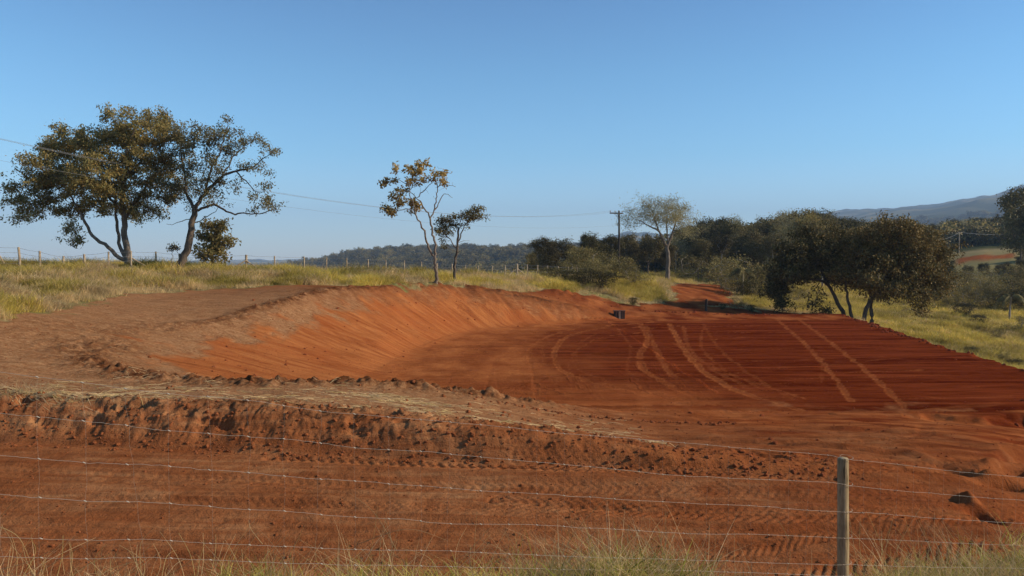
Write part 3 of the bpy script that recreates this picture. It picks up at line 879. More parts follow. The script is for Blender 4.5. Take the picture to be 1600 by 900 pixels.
def pxblobs(lst, Y, g):
    """(column, row, half width, half height[, depth offset in m]) in the photograph -> ellipsoids in metres"""
    out = []
    for b_ in lst:
        x, y, rx, ry = b_[:4]
        off = b_[4] if len(b_) > 4 else g.normal(0, .5) * rx * Y / F
        c = P(x, y, Y + off)
        a, h = rx * Y / F, ry * Y / F
        out.append((c, (a, max(.5 * a + .5 * h, .3), h)))
    return out
def pxline(pts, Y, r0, r1, depth=None, foot=None):
    n_ = len(pts)
    q = [P(x, y, Y + (depth[k] if depth else 0)) for k, (x, y) in enumerate(pts)]
    if foot is not None: q[0] = np.array(foot)
    return (q, r0, r1)

G0 = np.random.default_rng(3)
tri_count = 0
def foot_at(px, Y):
    X = (px - 800) / F * Y
    return (X, Y, hz(X, Y) - .05)

# ---- big tree at the left, three stems
Yt = 43.0; fo = foot_at(201, Yt)
limbs = [pxline([(201,424),(198,390),(194,345),(192,300),(200,250)], Yt, .23, .09, [0,0,0,.2,.4], fo),
         pxline([(197,404),(187,385),(183,350),(178,305),(160,260)], Yt, .12, .06, [0,.2,.4,.5,.6]),
         pxline([(192,408),(170,388),(148,372),(134,350),(122,325),(100,290)], Yt, .13, .05, [0,-.3,-.6,-.8,-.9,-1]),
         pxline([(194,345),(215,310),(240,275),(255,230)], Yt, .11, .04, [0,.2,.5,.6]),
         pxline([(180,320),(150,285),(110,260),(80,240)], Yt, .09, .03, [.5,1.4,1.8,2]),
         pxline([(194,330),(190,270),(205,215),(215,190)], Yt, .09, .03, [.1,-1.0,-1.3,-1.4])]
bl = [(100,240,50,34),(60,262,30,30),(120,215,40,24),(45,300,36,24),(22,320,20,22),(105,300,50,38),(150,270,45,42),(165,205,34,22),(205,195,34,28),(248,185,32,22),(235,205,38,30),(180,240,50,38),
      (230,255,44,40),(190,300,44,34),(225,315,30,26),(240,335,22,20),(262,285,26,34),(60,335,34,14),(118,368,20,18),(110,350,10,12),(30,345,14,10),(155,325,34,16),(95,195,18,10),(165,175,14,8),(265,225,24,26),(205,325,26,20,1.5),(85,275,30,22)]
r_, t_ = build_tree('broadleaf_tree', 'tall dense olive tree with three stems, leftmost behind the grassy bank', 'tree', fo, limbs, pxblobs(bl, Yt, G0), 6.5, LEAF_OLIVE, BARK_GREY,
      per=24, size=.155, spread=.135, droop=.5, fill=1.5, seed=11, kill=.36, step=.26)
tri_count += t_
# ---- leaning tree right of it
Yt = 42.0; fo = foot_at(277, Yt)
limbs = [pxline([(277,424),(288,400),(296,378),(300,350),(304,328)], Yt, .26, .17, None, fo),
         pxline([(303,330),(325,322),(344,323),(362,334),(382,333),(405,333),(432,326)], Yt, .09, .02, [0,-.2,-.4,-.6,-.8,-1,-1.1]),
         pxline([(303,328),(320,302),(345,277),(368,268),(392,262),(415,245)], Yt, .13, .03, [0,.1,.3,.5,.6,.7]),
         pxline([(302,326),(292,300),(287,265),(282,235)], Yt, .11, .04, [0,.2,.4,.5]),
         pxline([(320,302),(330,265),(345,235),(352,205),(356,190)], Yt, .08, .02, [.1,-.3,-.5,-.6,-.7]),
         pxline([(345,277),(370,240),(392,222),(402,215)], Yt, .06, .02, [.3,.6,.8,.9]),
         pxline([(368,268),(385,285),(400,300),(412,300)], Yt, .05, .015, [.5,.4,.3,.3]),
         pxline([(299,345),(285,343),(270,352),(260,350)], Yt, .03, .010, [0,-.3,-.4,-.5]),
         pxline([(299,350),(320,341),(335,330),(345,318)], Yt, .04, .012, [0,.3,.5,.6])]
bl = [(292,205,30,22),(310,235,32,26),(285,250,30,28),(278,290,26,26),(330,205,24,14),(348,192,14,10),(340,225,26,20),(370,215,22,14),(398,212,14,8),(375,245,26,18),(415,232,24,12),(432,238,12,7),
      (335,262,26,20),(310,285,26,22),(395,268,20,12),(418,262,14,9),(355,295,24,14),(385,300,20,10),(412,290,18,10),(418,318,20,9),(400,330,16,6),(428,330,10,7),(330,305,18,12),(290,320,14,12),(262,300,18,20),(360,270,20,14)]
r_, t_ = build_tree('broadleaf_tree', 'airy tree with thick dark leaning trunk and twisted limbs, beside the leftmost tree', 'tree', fo, limbs, pxblobs(bl, Yt, G0), 5.0, LEAF_GREY, BARK_DARK,
      per=26, size=.14, spread=.14, droop=.5, fill=1.3, seed=12, kill=.34, step=.25, keep=.9)
tri_count += t_
# ---- small leafy tree under it
Yt = 43.5; fo = foot_at(332, Yt)
limbs = [pxline([(332,424),(331,400),(333,380),(336,360)], Yt, .09, .04, None, fo), pxline([(333,375),(345,350),(356,347),(362,362)], Yt, .03, .01, [0,-.3,-.4,-.5])]
bl = [(330,378,22,20),(312,370,12,10),(348,382,16,12),(335,355,20,12),(352,365,12,12),(322,398,14,12),(345,402,12,8),(312,392,8,10)]
r_, t_ = build_tree('small_tree', 'small leafy tree growing beneath the leaning tree', 'tree', fo, limbs, pxblobs(bl, Yt, G0), 14, LEAF_OLIVE, BARK_DARK, per=22, size=.17, spread=.14, seed=13, kill=.25, step=.18, aspect=.55)
fo = foot_at(264, 41)
limbs = [([fo, P(270,405,41), P(268,390,41)], .02, .012)]
r_, t_ = build_tree('shrub', 'tiny dark shrub left of the leaning trunk', 'shrub', fo, limbs, pxblobs([(270,385,8,5),(262,388,6,4),(276,386,5,4)], 41, G0), 40, LEAF_DARK, BARK_DARK, per=8, size=.13, spread=.08, seed=14, kill=.16, step=.12)
# ---- thin forked tree in the middle
Yt = 43.3; fo = foot_at(682, Yt)
limbs = [pxline([(682,448),(681,425),(679,401)], Yt, .13, .10, None, fo),
         pxline([(679,401),(680,385),(677,371),(672,341)], Yt, .085, .06, [0,0,.1,.2]),
         pxline([(672,341),(678,329),(688,312),(690,305),(698,304),(707,309)], Yt, .05, .012, [.2,.3,.4,.4,.4,.4]),
         pxline([(679,329),(682,310),(684,294),(690,289),(700,290),(712,292)], Yt, .045, .012, [.3,.2,.2,.1,0,0]),
         pxline([(684,294),(681,280),(676,270),(668,258)], Yt, .03, .01, [.2,.3,.4,.4]),
         pxline([(686,292),(692,278),(695,266)], Yt, .025, .01, [.2,0,-.2]),
         pxline([(672,341),(662,322),(652,311),(640,300),(626,300)], Yt, .055, .012, [.2,-.1,-.3,-.4,-.4]),
         pxline([(652,311),(660,300),(669,291),(679,282)], Yt, .04, .012, [-.3,-.2,0,0]),
         pxline([(678,401),(667,380),(662,360),(650,337),(648,326),(640,300),(637,284)], Yt, .08, .02, [0,-.2,-.4,-.6,-.7,-.8,-.8]),
         pxline([(650,337),(638,326),(625,330),(612,333)], Yt, .035, .010, [-.6,-.8,-.8,-.8]),
         pxline([(640,300),(650,280),(655,265)], Yt, .025, .01, [-.4,-.2,0]), pxline([(637,290),(622,280),(605,286)], Yt, .025, .01, [-.8,-.7,-.6])]
bl = [(627,262,13,7),(617,258,6,5),(655,262,12,7),(661,257,8,5),(645,270,10,6),(602,286,11,6),(596,290,6,4),(618,282,7,5),(640,283,8,5),(657,284,10,4),(622,296,7,5),(634,302,10,6),(640,316,12,8),(620,317,12,7),(650,322,7,6),(606,331,10,6),(600,325,5,4),
      (615,306,8,4),(676,277,6,5),(692,270,4,4),(694,284,5,4),(676,295,4,3),(684,305,4,2),(646,330,5,3),(678,268,4,3)]
bare = pxblobs([(690,280,20,18),(690,265,14,10),(650,290,26,14),(615,272,12,12),(620,320,14,10),(676,300,12,8)], Yt, G0)
r_, t_ = build_tree('slender_tree', 'slender forked tree with sparse ochre leaves at the edge of the cut', 'tree', fo, limbs, pxblobs(bl, Yt, G0), 22, LEAF_OCHRE, BARK_GREY, per=14, size=.16, spread=.11, fill=1.0, seed=15, kill=.22, step=.16, aspect=.6, tip=.007, bare=bare, leaf_r=.02)
# ---- its companion
Yt = 47.5; fo = foot_at(710, Yt)
limbs = [pxline([(710,436),(711,410),(714,389),(715,371),(717,357)], Yt, .12, .07, None, fo),
         pxline([(715,378),(722,361),(732,345),(740,335),(746,328)], Yt, .05, .015, [0,0,.1,.2,.2]),
         pxline([(713,388),(702,373),(694,366),(690,352)], Yt, .045, .015, [0,-.2,-.3,-.3]),
         pxline([(716,362),(720,345),(722,335)], Yt, .035, .015, [0,-.2,-.3]),
         pxline([(712,380),(722,377),(734,376)], Yt, .02, .006, [0,-.2,-.3]),pxline([(711,395),(722,391),(736,383)], Yt, .02, .006, [0,-.4,-.6]),pxline([(712,392),(703,388),(697,380)], Yt, .02, .006, [0,-.4,-.6])]
bl = [(690,350,13,12),(700,341,13,9),(686,362,8,6),(712,350,11,9),(718,335,9,6),(744,324,13,7),(735,334,9,7),(755,333,8,6),(748,340,6,4),(728,326,8,5),(702,360,8,6),(730,345,6,5),(690,382,8,4)]
r_, t_ = build_tree('slender_tree', 'smaller darker slender tree just right of the forked one', 'tree', fo, limbs, pxblobs(bl, Yt, G0), 16, LEAF_BUSH, BARK_DARK, per=26, size=.15, spread=.12, seed=16, kill=.24, step=.18, tip=.008)
# ---- pale feathery tree behind the grass mound
Yt = 84.0; fo = foot_at(1043, Yt)
limbs = [pxline([(1043,437),(1044,410),(1042,385)], Yt, .30, .22, None, fo),
         pxline([(1042,385),(1036,375),(1029,361),(1014,353),(1000,345)], Yt, .18, .05, [0,-.4,-.8,-1,-1.2]),
         pxline([(1042,385),(1048,372),(1052,360),(1058,340)], Yt, .2, .06, [0,.3,.6,.9]),
         pxline([(1029,361),(1024,345),(1020,330)], Yt, .12, .05, [-.8,-.4,0]),pxline([(1044,380),(1042,355),(1040,330)], Yt, .12, .05, [0,.5,.9])]
bl = [(1030,322,34,11),(998,330,22,12),(1062,325,20,11),(984,342,12,9),(1015,340,26,11),(1045,338,28,10),(1070,344,18,12),(978,356,8,6),(992,352,12,6),(1076,362,12,12),(1020,314,20,6),(1045,315,20,6)]
r_, t_ = build_tree('feathery_tree', 'tall pale umbrella-shaped tree beside the winding dirt road', 'tree', fo, limbs, pxblobs(bl, Yt, G0), 3.2, LEAF_GREY, BARK_GREY, per=24, size=.18, spread=.32, droop=.1, fill=1.6, seed=17, kill=.42, step=.36, leaf_r=.05, tip=.013, aspect=.3)
# ---- two dark wide trees at the corner of the pad
Yt = 55.6; fo = foot_at(1327, Yt)
limbs = [pxline([(1326,512),(1314,485),(1300,455),(1287,440),(1265,436),(1240,432)], Yt, .20, .05, [0,-.2,-.4,-.5,-.8,-1], fo),
         pxline([(1300,455),(1285,425),(1270,400),(1250,380)], Yt, .11, .04, [-.4,0,.4,.6]),
         pxline([(1292,445),(1300,420),(1305,395),(1300,370)], Yt, .11, .04, [-.4,.4,1,1.4]), pxline([(1287,440),(1275,465),(1273,485)], Yt, .04, .015, [-.5,-.8,-1]), pxline([(1245,433),(1225,445),(1215,460)], Yt, .04, .02, [-1,-1,-1])]
bl = [(1232,425,34,26),(1215,440,22,26),(1255,395,40,22),(1215,462,20,22),(1228,478,14,10),(1285,395,40,26),(1250,430,26,20),(1300,415,34,24),(1270,365,30,14),(1275,485,14,14),(1272,462,10,12),(1310,385,30,26),(1225,400,22,14),(1330,425,20,20)]
r_, t_ = build_tree('spreading_tree', 'dark spreading tree with a low sideways limb at the far corner of the pad', 'tree', fo, limbs, pxblobs(bl, Yt, G0), 4.0, leaf_mat('shadowy_leaves', [(0.050,0.045,0.014),(0.088,0.070,0.022),(0.138,0.100,0.031),(0.188,0.131,0.042)], .08), BARK_DARK, per=36, size=.20, spread=.21, droop=.5, fill=1.5, seed=18, kill=.42, step=.34)
Yt = 53.8; fo = foot_at(1350, Yt)
limbs = [pxline([(1349,518),(1351,490),(1360,468),(1375,452),(1400,432),(1425,415)], Yt, .19, .06, [0,0,.2,.4,.6,.8], fo),
         pxline([(1363,520),(1362,490),(1360,460),(1352,425),(1345,395)], Yt, .17, .06, [.3,.3,.3,.4,.5], foot_at(1363, Yt + .3)),
         pxline([(1334,512),(1328,480),(1322,450),(1320,420)], Yt, .15, .06, [.5,.4,.2,0], foot_at(1334, Yt + .5)),
         pxline([(1375,452),(1390,420),(1400,390)], Yt, .1, .04, [.4,-.4,-1]), pxline([(1400,432),(1430,435),(1455,440)], Yt, .07, .03, [.6,.2,-.2])]
bl = [(1400,358,50,18),(1360,375,44,24),(1430,375,40,24),(1390,395,54,26),(1445,405,36,26),(1345,405,34,28),(1420,420,40,24),(1370,430,36,24),(1455,432,30,22),(1340,430,26,22),(1466,395,20,26),(1390,455,30,16),(1425,458,26,16),(1462,460,18,14),
      (1440,482,12,12),(1330,372,30,18),(1475,430,14,22),(1312,430,18,26)]
r_, t_ = build_tree('spreading_tree', 'widest dark tree with several close trunks and brownish crown, behind the pad edge', 'tree', fo, limbs, pxblobs(bl, Yt, G0), 4.0, leaf_mat('brown_green_leaves', [(0.106,0.085,0.025),(0.163,0.119,0.037),(0.250,0.169,0.053),(0.350,0.225,0.072)], .1), BARK_DARK, per=34, size=.20, spread=.21, droop=.45, fill=1.5, seed=19, kill=.42, step=.34)

# ------------------------------------------------------------------ woodland kinds, built once and copied
def wood_kind(h, crown, lobes, leafm, bark, seed, per=9, size=.30, spread=.34, dens=.8, base=.25, rad_=.16, flat=1.0, tilt=0.0, cut=.05):
    """returns (wood mesh, leaf mesh) for a tree of height h with its foot at the origin"""
    g = np.random.default_rng(seed)
    bls = []
    for k in range(lobes):
        a = g.random() * 6.28; q = g.random() ** .6 * crown * .62
        zc = h * (base + (1 - base) * (.25 + .6 * g.random()))
        zc = min(zc, h * .86 - .12 * q)
        rr_ = crown * (.24 + .22 * g.random())
        bls.append((np.array([q * math.cos(a) + tilt * zc, q * math.sin(a), zc]), (rr_, rr_, rr_ * (.55 + .25 * g.random()) * flat)))
    bls.append((np.array([tilt * h, 0, h * .84]), (crown * .42, crown * .42, h * .14)))
    top = h * (base + .25)
    lim = [([(0, 0, -.3), (.05 * h * (g.random() - .5), .05 * h * (g.random() - .5), top * .5), (tilt * top, 0, top)], rad_, rad_ * .6)]
    for k in range(3):
        a = g.random() * 6.28
        lim.append(([(tilt * top, 0, top * (.7 + .1 * k)), (crown * .3 * math.cos(a), crown * .3 * math.sin(a), top * 1.15), (crown * .55 * math.cos(a), crown * .55 * math.sin(a), h * .72)], rad_ * .55, .04))
    A = blob_points(bls, dens * 1.5, g, .35)
    nd, par, rd, ch = grow(lim, A, .45, .6, 8, .014, seed)
    v, f = tube_mesh(chains_of(nd, par, rd, ch))
    thin = nd[rd < cut]
    thin = thin[thin[:, 2] > h * base * .5]
    thin = np.concatenate([thin, thin[g.integers(0, len(thin), len(thin))] + g.normal(0, spread * 1.3, thin.shape) * np.array([1, 1, .7])])
    lv, lf = leaves(thin, g, int(per * 4.2), size * .72, spread * .95, .25, .5)
    print('kind', seed, len(lf))
    return make_mesh('trunk', v, f, bark, True), make_mesh('crown', lv, lf, leafm), h
KIND = {
 'round': wood_kind(9, 3.6, 13, LEAF_WOOD, BARK_GREY, 101, 11, .32, .36, .9, .12),
 'round2': wood_kind(8, 3.2, 11, LEAF_WOOD, BARK_DARK, 102, 11, .32, .36, .9, .10),
 'flat': wood_kind(9, 4.6, 12, LEAF_OLIVE, BARK_GREY, 103, 9, .30, .36, .8, .40, .2, .55),
 'tall': wood_kind(10, 2.8, 9, LEAF_WOOD, BARK_PALE, 104, 9, .30, .34, .9, .34, .17),
 'airy': wood_kind(9, 3.6, 9, LEAF_GREY, BARK_PALE, 105, 5, .26, .40, .8, .34, .15, .8),
 'bush': wood_kind(3.2, 2.2, 10, LEAF_BUSH, BARK_GREY, 106, 9, .20, .22, 3.2, .02, .06),
 'bush2': wood_kind(2.8, 2.4, 9, LEAF_BUSH, BARK_PALE, 107, 7, .17, .24, 3.2, .02, .05),
 'darkbush': wood_kind(2.6, 2.0, 8, LEAF_DARK, BARK_DARK, 108, 10, .20, .22, 3.0, .02, .05),
 'dark': wood_kind(9, 3.8, 12, LEAF_DARK, BARK_DARK, 109, 11, .32, .36, .9, .10),
}
def plant(kind, px, Y, hpx=None, hm=None, label=None, cat='tree', group=None, name=None, wide=1.0, X=None, rz=None):
    tm, lm, h = KIND[kind]
    if X is None: X = (px - 800) / F * Y
    z = hz(X, Y)
    if hm is None: hm = hpx * Y / F
    s = hm / h
    nm = name or {'bush': 'shrub', 'bush2': 'shrub', 'darkbush': 'shrub', 'flat': 'flat_topped_tree', 'airy': 'airy_tree', 'tall': 'tall_tree'}.get(kind, 'broadleaf_tree')
    o = empty(nm, (X, Y, z - .02), random.random() * 6.28 if rz is None else rz)
    o.scale = (s * wide, s * wide, s)
    tag(o, label, cat, group)
    obj('trunk', tm, o); obj('crown', lm, o)
    return o
# thicket left of the pole
TH1 = [('round',848,80,66,'round grey-green tree at the left end of the thicket beyond the fence',1.1),('round2',878,83,68,'broad bushy tree just right of the leftmost tree of the thicket',1.2),
 ('dark',920,95,72,'small round dark tree showing above the thicket left of the utility pole',.9),('round',835,88,50,'low dark tree at the very left foot of the thicket',1.0),
 ('round2',900,78,52,'lower grey-brown tree in front of the small round dark tree',1.3),('dark',955,100,66,'dark tree directly behind the utility pole',1.1),('round',985,104,68,'dark tree between the utility pole and the pale umbrella-shaped tree',1.1),
 ('round2',1012,100,72,'dense tree behind the left side of the pale umbrella-shaped tree',1.1)]
for k, px, Y, hp, lb, wd in TH1: plant(k, px, Y, hpx=hp, label=lb, wide=wd, group='trees of the thicket by the utility pole')
TH2 = [('bush',905,70,50,'brownish shrub under the trees left of the utility pole',1.2),('bush2',935,66,50,'twiggy olive shrub left of the foot of the utility pole',1.1),('bush',968,64,44,'brownish shrub hiding the foot of the utility pole',1.1),('bush2',990,62,38,'small ochre-green shrub on top of the grass mound',1.0),
 ('darkbush',860,60,22,'low dark shrub at the left start of the dark hedge by the wooden fence',1.6),('darkbush',890,58.5,24,'low dark shrub second in the dark hedge',1.5),('darkbush',918,58,30,'dark shrub in the middle of the hedge at the edge of the dirt',1.3),('darkbush',945,57,34,'taller dark shrub at the right end of the hedge near the grass mound',1.1),
 ('darkbush',990,53.2,14,'small dark clump at the left foot of the grass mound',1.0),('bush',925,62,40,'leafy grey shrub behind the dark hedge',1.2),('bush2',885,64,34,'pale twiggy shrub behind the low dark hedge',1.2)]
for k, px, Y, hp, lb, wd in TH2: plant(k, px, Y, hpx=hp, label=lb, wide=wd, cat='shrub', group='shrubs of the thicket by the utility pole')
# right of the pale tree
TH3 = [('bush2',1075,94,44,'pale olive bush right of the umbrella-shaped trunk'),('bush',1100,98,48,'low bush at the far bend of the dirt road'),('bush',1128,80,50,'twiggy bush above the shaded road bank'),('bush2',1152,74,62,'tallest olive bush right of the road bend'),
 ('bush',1178,72,54,'bushy olive shrub left of the dark corner tree'),('bush2',1140,70,36,'low leafy shrub on the shaded bank right of the road'),('darkbush',1165,68,30,'dark low shrub under the olive bushes'),('bush',1205,78,56,'olive shrub half hidden behind the dark corner tree'),('bush2',1190,69,34,'pale low shrub at the edge of the green slope'),
 ('bush2',1150,55.5,20,'straggly weed bush behind the short dark post'),('darkbush',1130,54.6,10,'low dark weeds at the foot of the short dark post'),('darkbush',1175,54.6,12,'low dark weeds on the verge at the far edge of the pad')]
for k, px, Y, hp, lb in TH3: plant(k, px, Y, hpx=hp, label=lb, wide=1.15, cat='shrub', group='bushes right of the road bend')
# shrubs on the green slope and right edge
TH4 = [('darkbush',1508,74,24,'dark shrub halfway down the green slope, upper of a pair'),('darkbush',1530,64,20,'dark shrub below the upper one on the green slope'),('darkbush',1520,44,18,'dark round shrub close to the pad edge on the green slope'),
 ('darkbush',1590,37,22,'dark shrub at the lower right corner of the green slope'),('bush',1572,42,18,'grey-green shrub near the lower right corner of the slope'),('bush2',1500,100,42,'grey bush at the top of the green slope'),('bush2',1530,95,40,'feathery bush at the top of the green slope, near the palm'),
 ('bush',1475,96,40,'bush behind the right-hand side of the widest dark tree'),('bush',1555,92,34,'bush left of the small palm'),('bush2',1595,60,30,'brownish bush on the right edge of the slope'),('darkbush',1440,60,8,'small dark tuft on the slope under the widest dark tree'),('bush2',1420,72,12,'small brown bush on the open green slope'),
 ('bush',1598,84,56,'tall bush at the right edge beside the palm'),('bush2',1245,72,22,'small brown bush on the slope behind the dark corner tree'),('bush2',1560,56,16,'small dry bush on the lower green slope'),('bush',1490,82,22,'low brown bush on the upper green slope')]
for k, px, Y, hp, lb in TH4: plant(k, px, Y, hpx=hp, label=lb, wide=1.2, cat='shrub', group='shrubs on the green slope')
LAND = [(1080,'behind the umbrella-shaped tree'),(1110,'just right of the umbrella-shaped tree'),(1145,'above the far road bend'),(1180,'above the tall olive bush'),(1215,'above the leftmost boughs of the corner trees'),
        (1250,'left of the tall flat-topped one'),(1285,'right of the tall flat-topped tree'),(1320,'behind the left crown of the corner trees'),(1355,'above the dip between the two corner crowns'),(1395,'behind the middle of the widest crown'),
        (1430,'behind the right half of the widest crown'),(1465,'at the right end of the widest crown'),(1490,'just left of the far pale pole'),(1515,'at the far pale pole'),(1540,'right of the far pale pole'),(1565,'above the right end of the clearing'),
        (1590,'above the small palm'),(1615,'at the right edge of the view'),(1650,'just beyond the right edge of the view'),(1700,'well beyond the right edge of the view'),(9999,'farthest right beyond the view')]
LOOK = {'round': 'rounded tree', 'round2': 'bushy tree', 'dark': 'blackish tree', 'tall': 'tall pale-trunked tree', 'flat': 'flat-topped tree', 'airy': 'thin greyish tree'}
def wood_label(k, row, px):
    return LOOK[k] + ', ' + row + ', ' + [t for x, t in LAND if px < x][0]
gb = np.random.default_rng(19)
for i_ in range(16):
    x_ = 1462 + i_ * 12 + gb.normal(0, 3)
    plant(['bush', 'bush2', 'bush'][i_ % 3], x_, 84 + (i_ % 4) * 8 + gb.normal(0, 2), hpx=gb.uniform(24, 40), label=['olive', 'twiggy grey', 'brownish'][i_ % 3] + ' shrub in the thicket under the red clearing, ' + ['nearest row', 'second row', 'third row', 'back row'][i_ % 4] + ', ' + ['left end', 'left of the palm', 'around the palm', 'at the right edge'][i_ // 4],
          cat='shrub', group='shrubs of the thicket under the red clearing', wide=1.3)
# woodland belt: top line follows the photograph
top_x = [995,1030,1060,1085,1105,1140,1180,1215,1245,1262,1300,1330,1370,1420,1470,1520,1560,1580,1640,1800]
top_y = [370,362,356,343,339,333,335,329,321,321,335,340,346,345,343,338,336,328,334,336]
gw = np.random.default_rng(55)
kinds = ['round','round2','dark','tall','flat','airy','round','dark','tall','airy']
WL = {'round': 'rounded dark green tree in the woodland belt behind the road', 'round2': 'bushy dark-stemmed tree in the woodland belt behind the road', 'dark': 'blackish dense tree in the woodland belt behind the road',
      'tall': 'tall tree with a pale trunk in the woodland belt behind the road', 'flat': 'flat-topped olive tree in the woodland belt behind the road', 'airy': 'thin greyish tree with a pale trunk in the woodland belt behind the road'}
for row, (Y0_, stepx) in enumerate([(100, 31), (112, 27), (126, 25), (142, 24)]):
    x = 1060 + row * 8
    while x < 1440:
        Y = Y0_ + gw.normal(0, 3)
        xx = x + gw.normal(0, 6)
        ty_ = np.interp(xx, top_x, top_y)
        gzv = hz((xx - 800) / F * Y, Y)
        want = -(ty_ + [20, 10, 4, 3][row] * gw.random() + [14,6,1,0][row] - 405) / F * Y - gzv
        k = kinds[gw.integers(len(kinds))]
        if row == 0 and k == 'dark': k = 'round'
        plant(k, xx, Y, hm=float(np.clip(want, 4.5, 15)), label=wood_label(k, ['front row of the belt', 'second row', 'third row', 'back row of the belt'][row], xx), group='trees of the woodland belt behind the road', wide=1.0)
        x += stepx
for row, (Y0_, stepx) in enumerate([(116, 20), (130, 19), (144, 18), (240, 20), (262, 20), (285, 20), (310, 22)]):
    x = 1455 + row * 5 if row < 3 else 1400 + row * 4
    while x < 1760:
        Y = Y0_ + gw.normal(0, 4); xx = x + gw.normal(0, 5)
        gzv = hz((xx - 800) / F * Y, Y)
        if row < 3:
            if row > 0 and 1482 < xx < 1590: x += stepx; continue      # the clearing shows here
            lim = 416 if 1480 < xx < 1590 else 395
            want = min(-(lim + 10 * gw.random() - 405) / F * Y - gzv, 8)
            lb, gp = {'round': 'rounded tree in the hollow below the red clearing', 'round2': 'bushy tree in the hollow below the red clearing'}, 'trees in the hollow below the red clearing'
            k = ['round', 'round2'][gw.integers(2)]
            lb = wood_label(k, ['nearest of the hollow', 'middle of the hollow', 'back of the hollow'][row], xx)
        else:
            k = kinds[gw.integers(len(kinds))]
            want = -(np.interp(xx, top_x, top_y) + 6 * gw.random() - 405) / F * Y - gzv
            want = min(want, 13) if row < 6 else want
            lb, gp = wood_label(k, ['lowest row of the wood', 'second row up', 'third row up', 'skyline row'][row - 3], xx), 'trees of the wood above the red clearing'
        plant(k, xx, Y, hm=float(np.clip(want, 3, 18)), label=lb, group=gp)
        x += stepx
plant('round', 1594, 122, hm=(405 - 300) / F * 122 + 4.2, label='tallest dark tree standing above the wood at the right edge', wide=.75)
plant('flat', 1258, 98, hm=(405 - 324) / F * 98 + 3.0, label='tall dark flat-topped tree rising above the belt behind the corner trees', wide=.8)
plant('airy', 1237, 104, hm=(405 - 327) / F * 104 + 3.0, label='pale nearly bare tree left of the tall flat-topped tree', wide=.7)
plant('tall', 1207, 94, hm=(405 - 352) / F * 94 + 3.0, label='tree with a forked pale trunk standing in front of the belt', wide=.9)

print('hero tris', tri_count)

same = {}
for o_ in scene.objects:
    if o_.type == 'EMPTY' and 'label' in o_ and 'group' in o_: same.setdefault(o_['label'], []).append(o_)
for lb_, lst in same.items():
    if len(lst) > 1:
        lst.sort(key=lambda q: -q.scale[2])
        words = {2: ['taller', 'shorter'], 3: ['tallest', 'middling', 'shortest']}.get(len(lst), ['tallest', 'second tallest'] + ['lower'] * (len(lst) - 3) + ['shortest'])
        for q, w_ in zip(lst, words): q['label'] = w_ + ' ' + lb_
# ------------------------------------------------------------------ scattered ground cover (geometry nodes)
def scatter(name, pts, scl, meshes, label, rot=None, tilt=.15, kind='stuff', cat='grass'):
    pts = np.asarray(pts, np.float32); n = len(pts)
    me = bpy.data.meshes.new(name)
    me.vertices.add(n); me.vertices.foreach_set('co', pts.ravel())
    g = np.random.default_rng(n)
    rt = np.stack([g.normal(0, tilt, n), g.normal(0, tilt, n), g.random(n) * 6.283 if rot is None else rot], -1).astype(np.float32)
    for nm, ty, ar in (('rt', 'FLOAT_VECTOR', rt), ('sc', 'FLOAT', np.asarray(scl, np.float32))):
        at = me.attributes.new(nm, ty, 'POINT')
        at.data.foreach_set('vector' if ty == 'FLOAT_VECTOR' else 'value', ar.ravel())
    o = obj(name, me)
    ng = bpy.data.node_groups.new(name, 'GeometryNodeTree')
    ng.interface.new_socket('Geometry', in_out='INPUT', socket_type='NodeSocketGeometry')
    ng.interface.new_socket('Geometry', in_out='OUTPUT', socket_type='NodeSocketGeometry')
    N_ = ng.nodes; L_ = ng.links
    gi = N_.new('NodeGroupInput'); go = N_.new('NodeGroupOutput')
    join = N_.new('GeometryNodeJoinGeometry')
    for me2 in meshes:
        src = bpy.data.objects.new(me2.name, me2)      # source of the copies, not linked to the scene
        oi = N_.new('GeometryNodeObjectInfo'); oi.inputs['Object'].default_value = src
        oi.inputs['As Instance'].default_value = True
        L_.new(oi.outputs['Geometry'], join.inputs[0])
    iop = N_.new('GeometryNodeInstanceOnPoints')
    L_.new(gi.outputs[0], iop.inputs['Points']); L_.new(join.outputs[0], iop.inputs['Instance'])
    iop.inputs['Pick Instance'].default_value = True
    rv = N_.new('FunctionNodeRandomValue'); rv.data_type = 'INT'
    [s_ for s_ in rv.inputs if s_.name == 'Min' and s_.type == 'INT'][0].default_value = 0
    [s_ for s_ in rv.inputs if s_.name == 'Max' and s_.type == 'INT'][0].default_value = len(meshes) - 1
    ro = [s_ for s_ in rv.outputs if s_.type == 'INT'][0]
    L_.new(ro, iop.inputs['Instance Index'])
    for nm, ty, sk in (('rt', 'FLOAT_VECTOR', 'Rotation'), ('sc', 'FLOAT', 'Scale')):
        na = N_.new('GeometryNodeInputNamedAttribute'); na.data_type = ty
        na.inputs['Name'].default_value = nm
        ov = [s_ for s_ in na.outputs if s_.enabled and s_.name == 'Attribute'][0]
        if sk == 'Rotation':
            e2 = N_.new('FunctionNodeEulerToRotation'); L_.new(ov, e2.inputs[0]); ov = e2.outputs[0]
        L_.new(ov, iop.inputs[sk])
    L_.new(iop.outputs[0], go.inputs[0])
    md = o.modifiers.new('scatter', 'NODES'); md.node_group = ng
    for me2 in meshes:
        for mt in me2.materials:
            if mt.name not in [m_.name for m_ in me.materials]: me.materials.append(mt)
    tag(o, label, cat, None, kind)
    return o

